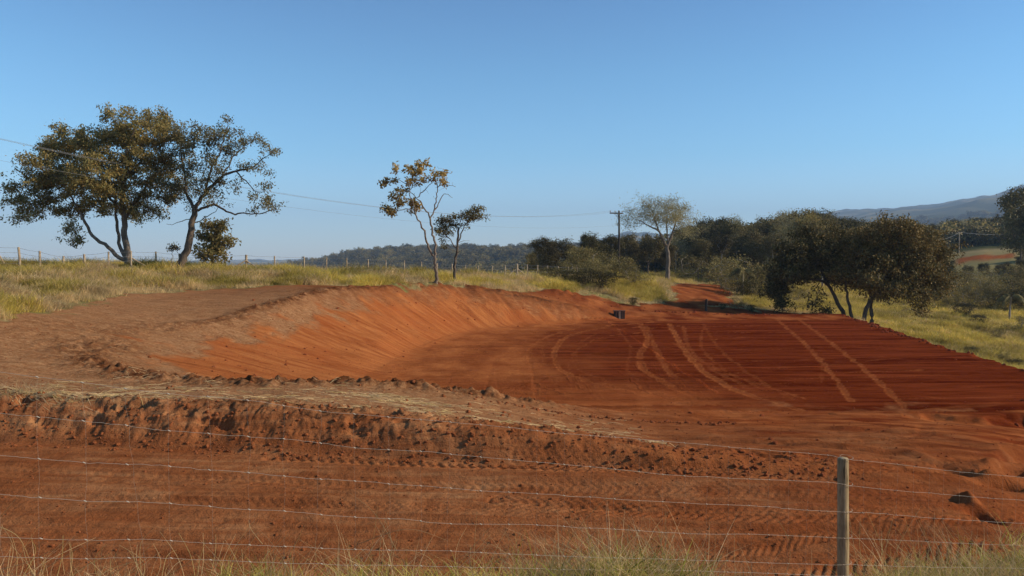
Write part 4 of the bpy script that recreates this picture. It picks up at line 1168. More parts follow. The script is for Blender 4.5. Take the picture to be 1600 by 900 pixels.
def blade_mesh(n, h, w, lean, mat, seed, spread=.12, segs=3, hvar=.5, name='grass_blade'):
    g = np.random.default_rng(seed)
    base = np.c_[g.normal(0, spread, (n, 2)), np.zeros(n)]
    a = g.random(n) * 6.283; H = h * (1 - hvar + 2 * hvar * g.random(n) ** 1.3)
    ln = lean * (0.2 + 1.3 * g.random(n)) * H
    dirx, diry = np.cos(a), np.sin(a)
    fa = g.random(n) * 3.14; wx, wy = np.cos(fa) * w / 2, np.sin(fa) * w / 2
    V_, F_ = [], []
    k = segs
    pts = []
    for i in range(k + 1):
        t = i / k
        c = base + np.c_[dirx * ln * t ** 1.8, diry * ln * t ** 1.8, H * (t - .25 * lean * t * t)]
        f = 1 - t ** 1.5
        wv = np.c_[wx * f, wy * f, np.zeros(n)]
        pts.append((c - wv, c + wv, c))
    per = 2 * k + 1
    vv = np.zeros((n, per, 3))
    for i in range(k):
        vv[:, 2 * i] = pts[i][0]; vv[:, 2 * i + 1] = pts[i][1]
    vv[:, 2 * k] = pts[k][2]
    o = np.arange(n)[:, None] * per
    quads_ = [o + np.array([2 * i, 2 * i + 1, 2 * i + 3, 2 * i + 2]) for i in range(k - 1)]
    tri = o + np.array([2 * k - 2, 2 * k - 1, 2 * k])
    fs = ([np.concatenate(quads_)] if quads_ else []) + [tri]
    return make_mesh(name, vv.reshape(-1, 3), fs, mat)

gs = np.random.default_rng(77)
def sample_ground(n, px0, px1, r0, r1, power=1.0):
    """random ground positions, thinner with distance"""
    t = np.arctan((gs.uniform(px0, px1, n) - 800) / F)
    r = np.exp(math.log(r0) + (math.log(r1) - math.log(r0)) * gs.random(n) ** power)
    return r * np.sin(t), r * np.cos(t)
def dirt_sd(X, Y):
    d, _, i = poly_dist(X, Y, DIRT, True)
    s_ = np.where(i, -d, d) + fbm(X / 1.5, Y / 1.5, 4, 71, .6) * .55 + fbm(X / 6, Y / 6, 2, 72) * .5
    return s_
# field grass, green with straw patches
X, Y = sample_ground(330000, -260, 1860, 16, 135)
s_ = dirt_sd(X, Y)
m = (s_ > .12) & (Y > 12)
X, Y, s_ = X[m], Y[m], s_[m]
Z = height(X, Y, True)[0]
drymix = fbm(X / 3.5, Y / 3.5, 3, 95)
isdry = (drymix + gs.normal(0, .16, len(X)) + .55 * np.exp(-s_ / .9) + .25 * (X < -14) * (Y < 40) > .08) & ~((X > 8) & (s_ > 1.5) & (gs.random(len(X)) > .45))
thin_ = gs.random(len(X)) < np.interp(s_, [.1, .5, 1.2], [.35, .8, 1])
hs_ = np.interp(np.hypot(X, Y), [15, 40, 80, 135], [.65, .78, .95, 1.35]) * (.7 + .6 * gs.random(len(X))) * np.clip(1 + .95 * fbm(X / 2.0, Y / 2.0, 3, 96), .35, 1.8) * np.interp(s_, [.1, 1.2], [.6, 1])
hs_ = hs_ * np.where(X > 14, .8, 1.0)
gm = [blade_mesh(30, .42, .024, .55, GRASS_FIELD, 200 + k, .16, 2) for k in range(4)]
dm = [blade_mesh(24, .46, .020, .75, GRASS_DRY, 210 + k, .15, 2) for k in range(4)]
a_ = thin_ & ~isdry; b_ = thin_ & isdry
scatter('green_grass', np.c_[X[a_], Y[a_], Z[a_] - .02], hs_[a_], gm, 'green and yellowish grass covering the bank, the mound and the slope')
scatter('dry_grass', np.c_[X[b_], Y[b_], Z[b_] - .02], hs_[b_] * .95, dm, 'straw-coloured dry grass mixed along the edges of the bare earth', cat='dry grass')
print('field tufts', a_.sum(), b_.sum())

# near verge under the fence -------------------------------------------------
def fence_pt(s, q=0.0):
    p = FA + FD * s + np.array([-FD[1], FD[0]]) * q
    return p
def px_of(X, Y, Z):
    return 800 + F * X / (Y * CP - Z * SP) , 450 - F * (Y * SP + Z * CP) / (Y * CP - Z * SP)
n = 5200
s = gs.uniform(-2.5, 9.5, n); q = gs.normal(.12, .28, n)
pts = FA[None] + FD[None] * s[:, None] + np.array([-FD[1], FD[0]])[None] * q[:, None]
Zk = height(pts[:, 0], pts[:, 1], True)[0]
pxs = 800 + F * pts[:, 0] / pts[:, 1]
den_g = np.interp(pxs, [-400, 300, 360, 450, 520, 560, 600, 720, 760, 860, 1000, 1090, 1150, 1290, 1340, 1380, 1600, 2000], [.0, .0, .15, .12, .12, .24, .2, .12, .28, .48, .62, .4, .08, .06, .08, .5, .6, .6])
hgt = np.interp(pxs, [0, 350, 560, 760, 900, 1060, 1150, 1300, 1400, 1600], [.3, .45, .5, .5, .78, .85, .45, .4, .72, .75])
nz_ = .55 + .9 * np.clip(fbm(s * 1.3, q, 3, 97) + .5, 0, 1)
keep_ = gs.random(n) < den_g * nz_
gmn = [blade_mesh(13, .34, .012, .8, GRASS_GREEN, 230 + k, .055, 4, .45) for k in range(4)]
dmn = [blade_mesh(11, .42, .0060, .8, GRASS_DRY, 240 + k, .07, 4, .5) for k in range(4)]
kk = np.where(keep_ & (gs.random(n) < .62))[0]
scatter('verge_grass', np.c_[pts[kk], Zk[kk] - .01], hgt[kk] * (.6 + .7 * gs.random(len(kk))), gmn, 'bright green grass tufts growing along the foot of the near wire fence')
kk = np.where((gs.random(n) < np.clip(den_g + .16, 0, 1) * .42))[0]
scatter('verge_straw', np.c_[pts[kk], Zk[kk] - .01], (hgt[kk] + .05) * (.55 + .8 * gs.random(len(kk))), dmn, 'dry straw-coloured grass among the green tufts along the near fence', cat='dry grass')
# long bent stalks
def stalks(lst, name, label):
    ch = []
    g = np.random.default_rng(5)
    for (px, py, px2, py2, Y, bend) in lst:
        a = P(px, py, Y); b2 = P(px2, py2, Y + g.normal(0, .15))
        mid = (a + b2) / 2 + np.array([g.normal(0, .02), g.normal(0, .03), bend])
        q2 = smooth_line([a, mid, b2], 6)
        ch.append((q2, np.linspace(.0022, .0008, len(q2))))
    v, f = tube_mesh(ch)
    o = obj(name, make_mesh(name, v, f, GRASS_DRY, True)); tag(o, label, 'dry grass', None, 'stuff')
SL = [(-20,880,28,775,3.5,.02),(-10,820,55,900,3.5,.06),(10,905,65,815,3.5,.0),(30,905,150,840,3.6,.02),(45,905,160,838,3.8,.03),(0,890,120,838,3.7,-.02),(60,900,100,845,3.7,.01),(55,905,35,850,3.5,.02),
      (330,905,350,845,4.2,0),(345,905,400,810,4.2,.01),(350,905,405,830,4.3,.0),(410,850,388,812,4.3,.02),(395,910,440,838,4.4,.0),(370,905,352,852,4.3,.01),(160,905,215,870,3.9,0),(185,905,235,868,4.0,0),(320,905,300,868,4.2,0),
      (575,880,590,790,4.6,.02),(590,900,606,800,4.6,.03),(600,900,600,808,4.6,-.01),(620,860,545,770,4.7,.06),(560,850,700,845,4.6,.09),(700,905,770,820,4.8,.01),(740,900,745,800,4.8,.02),(760,905,800,815,4.9,.01),(800,905,820,805,4.9,0),
      (880,860,945,780,5.0,.03),(945,780,975,775,5.0,.01),(850,905,905,790,5.0,.02),(905,905,890,800,5.1,0),(1000,905,1015,810,5.1,0),(1040,900,1043,800,5.1,.02),(1045,870,1015,805,5.1,.03),(1120,905,1118,835,5.2,0),(1150,905,1148,830,5.2,.01),
      (1225,905,1232,842,5.4,.02),(1232,842,1195,800,5.4,.04),(1265,905,1268,860,5.4,.0),(1100,905,1068,850,5.2,.0),(1345,905,1325,790,5.9,.01),(1352,905,1345,805,5.9,.0),(1375,905,1400,790,5.9,.02),(1390,905,1355,800,5.9,.02),(1455,905,1460,800,6,.0),
      (1470,905,1430,800,6,.03),(1490,905,1520,830,6,.0),(1530,905,1470,812,6,.03),(1545,905,1600,835,6.1,.02),(1575,905,1560,820,6.1,.02),(1500,905,1484,842,6,.0),(1410,905,1455,812,6,.0),(1600,905,1520,850,6.1,.03),(1380,905,1440,790,5.9,.04),(1440,905,1412,800,6,.02)]
gq = np.random.default_rng(8)
for k in range(150):
    x = gq.choice([gq.uniform(-20, 460), gq.uniform(520, 1110), gq.uniform(1330, 1620)])
    Yv = float(np.interp(x, [0, 600, 1312, 1600], [3.5, 4.5, 5.7, 6.2])) + gq.normal(0, .15)
    SL.append((x, 912, x + gq.normal(8, 38), 912 - gq.uniform(25, 95), Yv, gq.normal(.01, .02)))
stalks(SL, 'dry_stalks', 'long thin dry grass stalks leaning along the near fence')

# cut straw lying on the bare earth
def straw_litter(n, fn, name, label, L=(.10, .35)):
    ch = []
    g = np.random.default_rng(n)
    XY = fn(n, g)
    Zs = height(XY[:, 0], XY[:, 1], True)[0]
    ang = g.normal(.0, .55, n); ln = g.uniform(*L, n)
    ex = XY + np.c_[np.cos(ang) * ln, np.sin(ang) * ln]
    Ze = height(ex[:, 0], ex[:, 1], True)[0]
    w = g.uniform(.002, .005, n)
    perp = np.c_[-np.sin(ang), np.cos(ang)] * w[:, None]
    up = g.uniform(.004, .03, n)
    a = np.c_[XY - perp, Zs + .006]; b2 = np.c_[XY + perp, Zs + .012]
    midxy = (XY + ex) / 2 + g.normal(0, .012, (n, 2))
    Zm = height(midxy[:, 0], midxy[:, 1], True)[0] + up
    c = np.c_[midxy + perp, Zm + .004]; d = np.c_[midxy - perp, Zm]
    e = np.c_[ex + perp * .5, Ze + .010]; f_ = np.c_[ex - perp * .5, Ze + .006]
    vv = np.stack([a, b2, c, d, e, f_], 1)
    o_ = np.arange(n)[:, None] * 6
    fs = np.concatenate([o_ + np.array([0, 1, 2, 3]), o_ + np.array([3, 2, 4, 5])])
    o = obj(name, make_mesh(name, vv.reshape(-1, 3), fs, GRASS_DRY)); tag(o, label, 'straw', None, 'stuff')
def near_litter(n, g):
    x = g.uniform(-9, 2.5, n); y = toeY(x) + 1.0 + np.abs(g.normal(0, 1.6, n))
    k = fbm(x / .8, y / .5, 2, 98) > -.05
    x, y = x[k], y[k]
    xs = [x]; ys = [y]
    for cx_, cy_, sx_, sy_, m_ in [(-8.4,12.7,.7,.16,260),(-7.6,12.5,.5,.14,200),(-2.4,14.0,.55,.22,200),(-6.3,12.45,.3,.08,60),(-.8,15.1,.5,.1,70),(-3.9,14.3,.4,.1,60),(-.7,8.6,.6,.16,26),(-2.6,8.3,.4,.14,10),(-11.2,12.9,1.5,.3,250),(-16,18.0,2,1.0,350)]:
        xs.append(g.normal(cx_, sx_, m_)); ys.append(g.normal(cy_, sy_, m_))
    x = np.concatenate(xs); y = np.concatenate(ys)
    res = np.c_[x, y]
    if len(res) < n: res = np.concatenate([res, np.c_[g.uniform(-7, 7, n - len(res)), g.uniform(7, 15.5, n - len(res))]])
    return res[:n]
straw_litter(1500, near_litter, 'straw_litter', 'broken pieces of straw strewn on the brown earth above and below the low bank')
# grass tufts left on the crest of the low bank
tp = [(-8.6,12.75),(-8.35,12.7),(-8.15,12.72),(-8.9,12.8),(-9.3,12.85),(-7.95,12.66),(-8.45,12.62),(-6.4,12.5),(-10,12.9),(-10.6,12.95)]
tp = np.array(tp); tz = height(tp[:, 0], tp[:, 1])[0]
scatter('bank_tufts', np.c_[tp, tz], [.85,1.0,.9,.6,.6,.5,.7,.4,.6,.6], [blade_mesh(40, .30, .008, .9, GRASS_DRY, 250, .10, 4, .6)], 'pale dry grass tufts on the crest of the low bank at the left', cat='dry grass')

# clods of soil -------------------------------------------------------------
def clod_mesh(seed):
    g = np.random.default_rng(seed)
    import bmesh
    bm = bmesh.new(); bmesh.ops.create_icosphere(bm, subdivisions=2, radius=1)
    for v in bm.verts:
        p = v.co; k = 1 + .35 * float(gnoise(p.x * 1.3 + seed, p.y * 1.3 + p.z * 2.1)) + g.normal(0, .05)
        v.co = Vector((p.x * k, p.y * k * .85, p.z * k * .62))
    me = bpy.data.meshes.new('soil_clod'); bm.to_mesh(me); bm.free()
    me.materials.append(CLOD)
    return me
def clod_mat():
    m, nt = new_mat('clod_soil'); b = NB(nt)
    pos = b.n('ShaderNodeNewGeometry').outputs['Position']
    sx_ = b.n('ShaderNodeSeparateXYZ'); b.link(pos, sx_.inputs[0])
    nz = b.noise(pos, 25, 3, .7)
    c = b.mix(b.mapr(nz, .3, .7), (.19, .058, .020), (.28, .090, .032))
    redd = b.math('MAXIMUM', b.mapr(sx_.outputs[0], 2, 8), b.mapr(sx_.outputs[1], 18, 32))
    c = b.mix(redd, c, (.22, .048, .018))
    b.out(b.pbsdf(c, .95, b.bump(nz, .7, .03), .05).outputs[0])
    return m
CLOD = clod_mat()
CL = [clod_mesh(k) for k in range(4)]
def clods(n, xs, ys, size, name, label):
    Zc = height(xs, ys, True)[0]
    scatter(name, np.c_[xs, ys, Zc + size * .1], size, CL, label, tilt=.5, cat='clods')
n = 2600
xs = gs.uniform(-12, 5, n); dy = np.where(gs.random(n) < .35, np.abs(gs.normal(0, .22, n)) - .15, gs.uniform(0, 1.2, n)); ys = toeY(xs) + dy
sz = .008 + .034 * gs.random(n) ** 4
clods(n, xs, ys, sz, 'bank_clods', 'crumbly soil clods along the low bank behind the near road')
n = 1500
k = gs.integers(0, len(PAD), n); p0 = PAD[k]; cen = np.array([7, 34.])
out_ = (p0 - cen) / np.linalg.norm(p0 - cen, axis=1)[:, None]
off = gs.normal(2.6, 1.6, n)
xs = p0[:, 0] + out_[:, 0] * off + gs.normal(0, .8, n); ys = p0[:, 1] + out_[:, 1] * off + gs.normal(0, .8, n)
clods(n, xs, ys, .015 + .05 * gs.random(n) ** 6, 'cut_clods', 'loose soil clods along the lip and foot of the excavated slope')
n = 7000
xs, ys = sample_ground(n, -100, 1700, 6.5, 34)
clods(n, xs, ys, .004 + .020 * gs.random(n) ** 5, 'loose_crumbs', 'small crumbs of soil scattered over the dirt road')
xs = np.r_[np.interp(gs.random(500), [0, 1], [17.9, 22.6]), gs.uniform(9, 22.6, 200)]; ys = np.r_[np.interp(xs[:500], [17.9, 19.4, 22.6], [25.6, 36.5, 50.8]), np.full(200, 51.6)] + gs.normal(0, .3, 700); xs[:500] += .5 + gs.normal(0, .25, 500)
clods(700, xs, ys, .02 + .09 * gs.random(700) ** 3, 'edge_clods', 'crumbled soil clods along the outer edge of the pad')
n = 260; t_ = gs.random(n)
xs = np.interp(t_, [0, .4, 1], [-4.2, -.3, 5]) + gs.normal(0, .12, n); ys = np.interp(t_, [0, .4, 1], [16.4, 15.6, 16.0]) + gs.normal(0, .14, n)
clods(n, xs, ys, .012 + .05 * gs.random(n) ** 2.5, 'lip_clods', 'dark turned clods on the near lip of the excavation')

# ------------------------------------------------------------------ far wooded hills
gf = np.random.default_rng(31)
def crown_clump(seed, leafm, nl=1100, rad=3.2, h=5.5):
    g = np.random.default_rng(seed)
    c = g.normal(0, 1, (9, 3)) * np.array([rad * .42, rad * .42, h * .16]); c[:, 2] += h * .55
    pos = c[g.integers(0, 9, 180)] + g.normal(0, .75, (180, 3))
    v, f = leaves(pos, g, max(1, nl // 180), .62, .45, .1, .7)
    return make_mesh('far_crown', v, f, leafm)
FARM = [crown_clump(300 + k, [LEAF_WOOD, LEAF_WOOD, LEAF_DARK, LEAF_OLIVE][k]) for k in range(4)]
t = np.arctan((gf.uniform(-700, 2200, 42000) - 800) / F); r = np.exp(gf.uniform(math.log(155), math.log(1900), 42000))
X = r * np.sin(t); Y = r * np.cos(t)
tdeg = np.degrees(t)
inclear = (r < 236) & (tdeg > 29.4) & (tdeg < 44)
inpast = (r > 960) & (tdeg > -3.0) & (tdeg < 2) & (gf.random(len(r)) > .06)
dens_ = np.clip(.75 + fbm(X / 90, Y / 90, 3, 99) * 1.6, .05, 1)
k = (gf.random(len(r)) < dens_) & ~inclear & ~inpast
X, Y = X[k], Y[k]; Z = height(X, Y, False)[0]
scatter('distant_forest', np.c_[X, Y, Z - .6], (.65 + .75 * gf.random(len(X)) ** 1.6) * np.interp(np.hypot(X, Y), [155, 300, 1900], [.95, .9, 1.7]), FARM, 'distant mixed forest covering the hills beyond the valley', tilt=.06, cat='forest')
print('far crowns', len(X))
# ------------------------------------------------------------------ timber and wire
def wood_mat(name, c0, c1, sc=14):
    m, nt = new_mat(name); b = NB(nt)
    pos = b.n('ShaderNodeTexCoord').outputs['Object']
    nz = b.noise(b.scalev(pos, (1, 1, .12)), sc, 4, .7)
    blot = b.noise(pos, 3.0, 3, .6)
    c = b.mix(b.mapr(nz, .35, .65), c0, c1)
    c = b.mix(b.mapr(blot, .5, .7, 0, .6), c, tuple(k * .55 for k in c0))
    crack = b.noise(b.scalev(pos, (1, 1, .05)), sc * 2.2, 2, .5)
    c = b.mix(b.mapr(crack, .60, .66, 0, .85), c, tuple(k * .18 for k in c0))
    b.out(b.pbsdf(c, .85, b.bump(nz, .5, .01), .15).outputs[0])
    return m
POSTM = wood_mat('weathered_post_wood', (.22, .155, .075), (.42, .31, .165), 30)
FARPOST = wood_mat('pale_post_wood', (.30, .22, .14), (.50, .38, .25))
DARKWOOD = wood_mat('dark_timber', (.035, .026, .02), (.085, .065, .05))
m_, nt_ = new_mat('galvanised_wire'); b_ = NB(nt_)
p_ = b_.pbsdf((.44, .37, .28), .5, None, .5); p_.inputs['Metallic'].default_value = .2; b_.out(p_.outputs[0]); WIRE = m_
m_, nt_ = new_mat('aluminium_cable'); b_ = NB(nt_)
p_ = b_.pbsdf((.20, .20, .20), .6, None, .4); b_.out(p_.outputs[0]); CABLE = m_
m_, nt_ = new_mat('dull_steel'); b_ = NB(nt_)
p_ = b_.pbsdf((.16, .16, .17), .5, None, .4); p_.inputs['Metallic'].default_value = .6; b_.out(p_.outputs[0]); STEEL = m_
m_, nt_ = new_mat('pale_ceramic'); b_ = NB(nt_)
b_.out(b_.pbsdf((.35, .33, .30), .35, None, .5).outputs[0]); CERAM = m_
m_, nt_ = new_mat('white_paint'); b_ = NB(nt_)
b_.out(b_.pbsdf((.75, .75, .72), .5, None, .4).outputs[0]); WHITE = m_

def post_mesh(h, r, seed, sides=10, taper=.9, rings=7, bury=.35, chamfer=True, name='post'):
    g = np.random.default_rng(seed)
    zs = np.r_[np.linspace(-bury, h - .012, rings), h]
    prof = np.r_[np.linspace(r, r * taper, rings), r * taper * (.86 if chamfer else 1)]
    a = np.arange(sides) * 2 * np.pi / sides
    bow = g.normal(0, r * .12, 2)
    V_ = []
    for z, rr2 in zip(zs, prof):
        t = z / h
        k = rr2 * (1 + .05 * np.cos(a * 2 + seed) + g.normal(0, .012, sides))
        V_.append(np.c_[np.cos(a) * k + bow[0] * math.sin(3 * t), np.sin(a) * k + bow[1] * math.sin(3 * t), np.full(sides, z)])
    V_.append([[bow[0] * math.sin(3), bow[1] * math.sin(3), h + .002]])
    v = np.concatenate(V_)
    i = np.arange(len(zs) * sides).reshape(len(zs), sides); j = np.roll(i, -1, 1)
    q = np.stack([i[:-1], j[:-1], j[1:], i[1:]], -1).reshape(-1, 4)
    top = len(v) - 1
    tr = np.stack([i[-1], j[-1], np.full(sides, top)], -1)
    return v, [q, tr]

# ---- near wire-mesh fence
root = empty('wire_mesh_fence', (*(FA + FD * 5.25), -2.7))
tag(root, 'wire mesh fence with one round wooden post across the foreground', 'fence')
RO = np.array(root.location)
pp = P(1312, 712, 5.66)
ps = (pp[0] - FA[0]) * FD[0] + (pp[1] - FA[1]) * FD[1]
def wire_pts(px_row):
    """wire heights measured at photo columns; wires lie in the fence plane"""
    out = []
    for px, py in px_row:
        v = ray(px, py)
        nrm = np.array([-FD[1], FD[0]])
        t = (FA @ nrm) / (v[:2] @ nrm)
        out.append(v * t)
    return np.array(out)
rows = [[(-60,574),(51,588),(125,597),(193,607),(260,615),(383,625),(499,642),(610,652),(754,664),(880,677),(1000,686),(1150,699),(1300,712)],
        [(-60,638),(0,645),(45,650),(117,657),(186,664),(253,672),(316,677),(380,682),(439,686),(498,692),(551,699),(655,705),(750,714),(840,722),(940,731),(1060,743),(1180,749),(1300,754)],
        [(-60,707),(0,712),(42,715),(110,721),(183,725),(250,727),(310,733),(373,737),(434,743),(491,748),(550,751),(650,759),(745,766),(850,772),(950,779),(1070,786),(1190,791),(1240,796),(1300,799)],
        [(-60,768),(0,772),(36,776),(107,781),(177,784),(243,785),(306,790),(368,795),(427,798),(484,802),(550,808),(640,812),(690,818),(820,820),(960,827),(1080,834),(1180,835),(1300,840)],
        [(-60,836),(0,839),(22,840),(96,843),(166,844),(232,843),(296,847),(355,850),(417,853),(480,855),(560,859),(700,861),(850,868),(1000,873),(1140,877),(1300,883)],
        [(-60,868),(0,870),(75,872),(160,873),(230,871),(300,874),(400,878),(520,882),(640,884),(760,887),(900,890),(1040,891),(1180,895),(1300,900)]]
rows_r = [[(1320,717),(1347,720),(1400,725),(1460,733),(1530,740),(1600,746),(1680,756)],
          [(1320,757),(1337,760),(1400,766),(1470,772),(1530,777),(1600,782),(1680,788)],
          [(1320,800),(1370,802),(1440,808),(1500,812),(1560,816),(1600,818),(1680,823)],
          [(1322,841),(1370,843),(1440,846),(1500,849),(1560,851),(1600,852),(1680,856)],
          [(1322,882),(1400,885),(1500,887),(1600,888),(1680,890)],
          [(1322,900),(1400,904),(1500,908),(1600,910),(1680,912)]]
g = np.random.default_rng(44)
WR, WRr = [], []
for rw in rows:
    WR.append(wire_pts(rw))
for rw in rows_r:
    WRr.append(wire_pts(rw))
kn_v, kn_f, kn_o = [], [], 0
def sub(o3, v): return v - RO
def wire_part(nm, q, r):
    v, f = tube_mesh([(q, np.full(len(q), r * .58))])
    return obj(nm, make_mesh(nm, sub(0, v), f, WIRE, True), root)
S_of = lambda p: (p[:, 0] - FA[0]) * FD[0] + (p[:, 1] - FA[1]) * FD[1]
HW = []
for a, c in zip(WR, WRr):
    q = np.concatenate([smooth_line(a, 5), smooth_line(c, 5)])
    sq = S_of(q)
    # each wire goes on along the fence on both sides
    pre = [q[0] - np.array([FD[0], FD[1], -.2 + .02]) * k for k in (3, 1.5)]
    post_ = [q[-1] + np.array([FD[0], FD[1], -.1]) * k for k in (1.5, 4, 8)]
    q = np.concatenate([pre, q, post_])
    q[:, 2] += g.normal(0, .0015, len(q))
    HW.append(q)
    wire_part('horizontal_wire', q, .00165)
hs2 = [S_of(q) for q in HW]
def z_at(k, s): return np.interp(s, hs2[k], HW[k][:, 2])
stay = []
for px in [-45,-20] : pass
ss = -.45
sl_ = []
while ss < 11.5:
    sl_.append(ss); ss += .185 + g.normal(0, .004)
for s0 in sl_:
    if abs(s0 - ps) < .05: s0 += .06
    lean = g.normal(0, .004)
    pts_ = []
    for k in range(6):
        zz = z_at(k, s0)
        ofs = lean * k + g.normal(0, .003)
        w2 = FA + FD * (s0 + ofs)
        pts_.append((w2[0] + .002 * FD[1], w2[1], zz))
        if k < 5:
            zm = (zz + z_at(k + 1, s0)) / 2
            o2 = g.normal(0, .003)
            w3 = FA + FD * (s0 + ofs + o2); pts_.append((w3[0], w3[1], zm))
    w4 = FA + FD * (s0 + lean * 6); pts_.append((w4[0], w4[1], z_at(5, s0) - .08))
    wire_part('vertical_stay', np.array(pts_), .0006)
# knots where stays wrap the line wires: joined into one part
ch = []
for s0 in sl_:
    for k in range(6):
        w2 = FA + FD * s0; zz = z_at(k, s0)
        ch.append((np.array([[w2[0] - .006, w2[1] - .003, zz + .004], [w2[0], w2[1], zz], [w2[0] + .006, w2[1] + .003, zz - .004]]), np.array([.0028, .0036, .0028])))
v, f = tube_mesh(ch)
o = obj('wire_knots', make_mesh('wire_knots', sub(0, v), f, WIRE, True), root); o['kind'] = 'stuff'
# the post
v, fs = post_mesh(1.32, .0445, 5, 18, .93, 16, .4)
po = obj('post', make_mesh('post', v, fs, POSTM, True), root)
base = fence_pt(ps, .045)
po.location = (base[0] - RO[0], base[1] - RO[1], pp[2] - 1.32 - RO[2])
po.rotation_euler = (0, R(-1.2), 0)
ch = []
for k in range(6):
    z0 = z_at(k, ps)
    a = np.linspace(0, 2 * np.pi, 14)
    ch.append((np.c_[base[0] + np.cos(a) * .0475, base[1] + np.sin(a) * .0475, np.full(14, z0 + .01) + .006 * np.sin(a)], np.full(14, .0014)))
v, f = tube_mesh(ch); obj('tie_wire', make_mesh('tie_wire', sub(0, v), f, WIRE, True), root)

# ---- far fence behind the grass bank: posts one by one
def bar(name, a, c, r, mat, parent, org, sides=6, sq=False):
    a, c = np.asarray(a, float), np.asarray(c, float)
    v, f = tube_mesh([(np.array([a, (a + c) / 2, c]), np.full(3, r))])
    return obj(name, make_mesh(name, v - org, f, mat, True), parent)
PX = [(30,386,'t'),(62,392),(97,400),(133,397),(169,393),(204,392),(244,393),(280,396),(320,392),(352,398),(384,398,'b'),(429,400),(475,401),(510,402),(542,403),(575,405),(603,407),(632,407),(659,409),(683,411),(706,412),(727,414),(748,415),(768,415),(789,414),(808,412,'b'),(824,413),(840,414),(856,415),(872,416),(887,417),(902,418),(917,419)]
f0 = foot_at(30, 38)
root = empty('post_and_wire_fence', f0)
tag(root, 'long fence of pale wooden posts and thin wires behind the grassy bank', 'fence')
O3 = np.array(f0)
tops = []
pm_cache = {}
extra = [(-140, 372), (-80, 378), (-25, 383)]
for k, e in enumerate([(x, y) for x, y in extra] + PX):
    px, py = e[:2]
    Y = float(np.interp(px, [-140, 30, 200, 300, 430, 500, 700, 840, 920], [35, 38.5, 41, 44.5, 47, 50, 55, 61, 64]))
    top = P(px, py, Y)
    gz_ = hz(top[0], Y)
    hgt_ = top[2] - gz_
    hgt_ = max(min(hgt_, 2.2), 1.3)
    big = len(e) > 2 and e[2] == 'b'
    rd = .06 if px < 140 else .05
    if big: rd = .085
    v, fs = post_mesh(hgt_, rd, k, 7, .93, 4, .3, name='post')
    o = obj('post', make_mesh('post', v, fs, FARPOST, True), root)
    o.location = (top[0] - O3[0], Y - O3[1], top[2] - hgt_ - O3[2])
    o.rotation_euler = (R(g.normal(0, 1.2)), R(g.normal(0, 1.2)), g.random() * 3)
    tops.append(np.array([top[0], Y, top[2]]))
    if big or px == 97 or px == 204:
        dirv = np.array([.82, .42, 0])
        for sgn in (-1, 1):
            if px in (97, 204) and sgn < 0: continue
            st_ = top - np.array([0, 0, hgt_ * .28]); en = np.array([top[0], Y, 0]) + dirv * sgn * 1.45
            en[2] = hz(en[0], en[1]) - .1
            bar('brace', st_, en, .042, FARPOST, root, O3)
tops = np.array(tops)
for k, dz in enumerate([.05, .30, .55, .85, 1.1]):
    q = []
    for i in range(len(tops) - 1):
        a, c = tops[i], tops[i + 1]
        for t_ in (0, .5):
            p3 = a * (1 - t_) + c * t_
            q.append(p3 - np.array([0, .05, dz + (.03 if t_ else 0)]))
    q.append(tops[-1] - np.array([0, .05, dz]))
    q = np.array(q)
    bar_v, bar_f = tube_mesh([(q, np.full(len(q), .0075))])
    obj('wire', make_mesh('wire', bar_v - O3, bar_f, CABLE, True), root)
# second, lower fence of short stakes behind it
f0 = foot_at(10, 44); root = empty('short_stake_fence', f0)
tag(root, 'second fence of short pale stakes standing further back than the tall one', 'fence'); O3 = np.array(f0)
st = [(10,409,.11),(67,412,.08),(130,412,.07),(184,417,.05),(231,417,.05),(283,412,.05),(300,414,.05),(372,415,.05),(529,426,.06),(586,425,.05),(628,424,.05),(658,424,.05),(697,425,.06),(729,424,.06),(757,424,.05),(783,423,.05),(806,424,.05),(812,423,.06),(843,424,.05),(868,425,.05)]
sps = []
for k, (px, py, rd) in enumerate(st):
    Y = float(np.interp(px, [0, 300, 500, 900], [43, 49, 56, 68])); top = P(px, py, Y)
    if px == 628: continue
    hgt_ = float(np.clip(top[2] - hz(top[0], Y), .5, 1.3))
    v, fs = post_mesh(hgt_, rd, 40 + k, 7, .95, 4, .3)
    o = obj('stake', make_mesh('stake', v, fs, FARPOST, True), root); o.location = (top[0] - O3[0], Y - O3[1], top[2] - hgt_ - O3[2])
    sps.append(np.array([top[0], Y, top[2] - .06]))
v, f = tube_mesh([(np.array(sps), np.full(len(sps), .006))]); obj('wire', make_mesh('wire', v - O3, f, CABLE, True), root)
bar('brace', P(-8, 388, 41), P(14, 424, 41), .05, FARPOST, root, O3)
tp_ = P(625, 423, 53.5)
v, fs = post_mesh(.9, .07, 9, 10, 1, 4, .3); o = obj('marker_stake', make_mesh('marker_stake', v, fs, WHITE, True), None, (tp_[0], tp_[1], tp_[2] - .9))
tag(o, 'short bright white marker stake behind the far fence, left of the slender forked tree', 'stake')

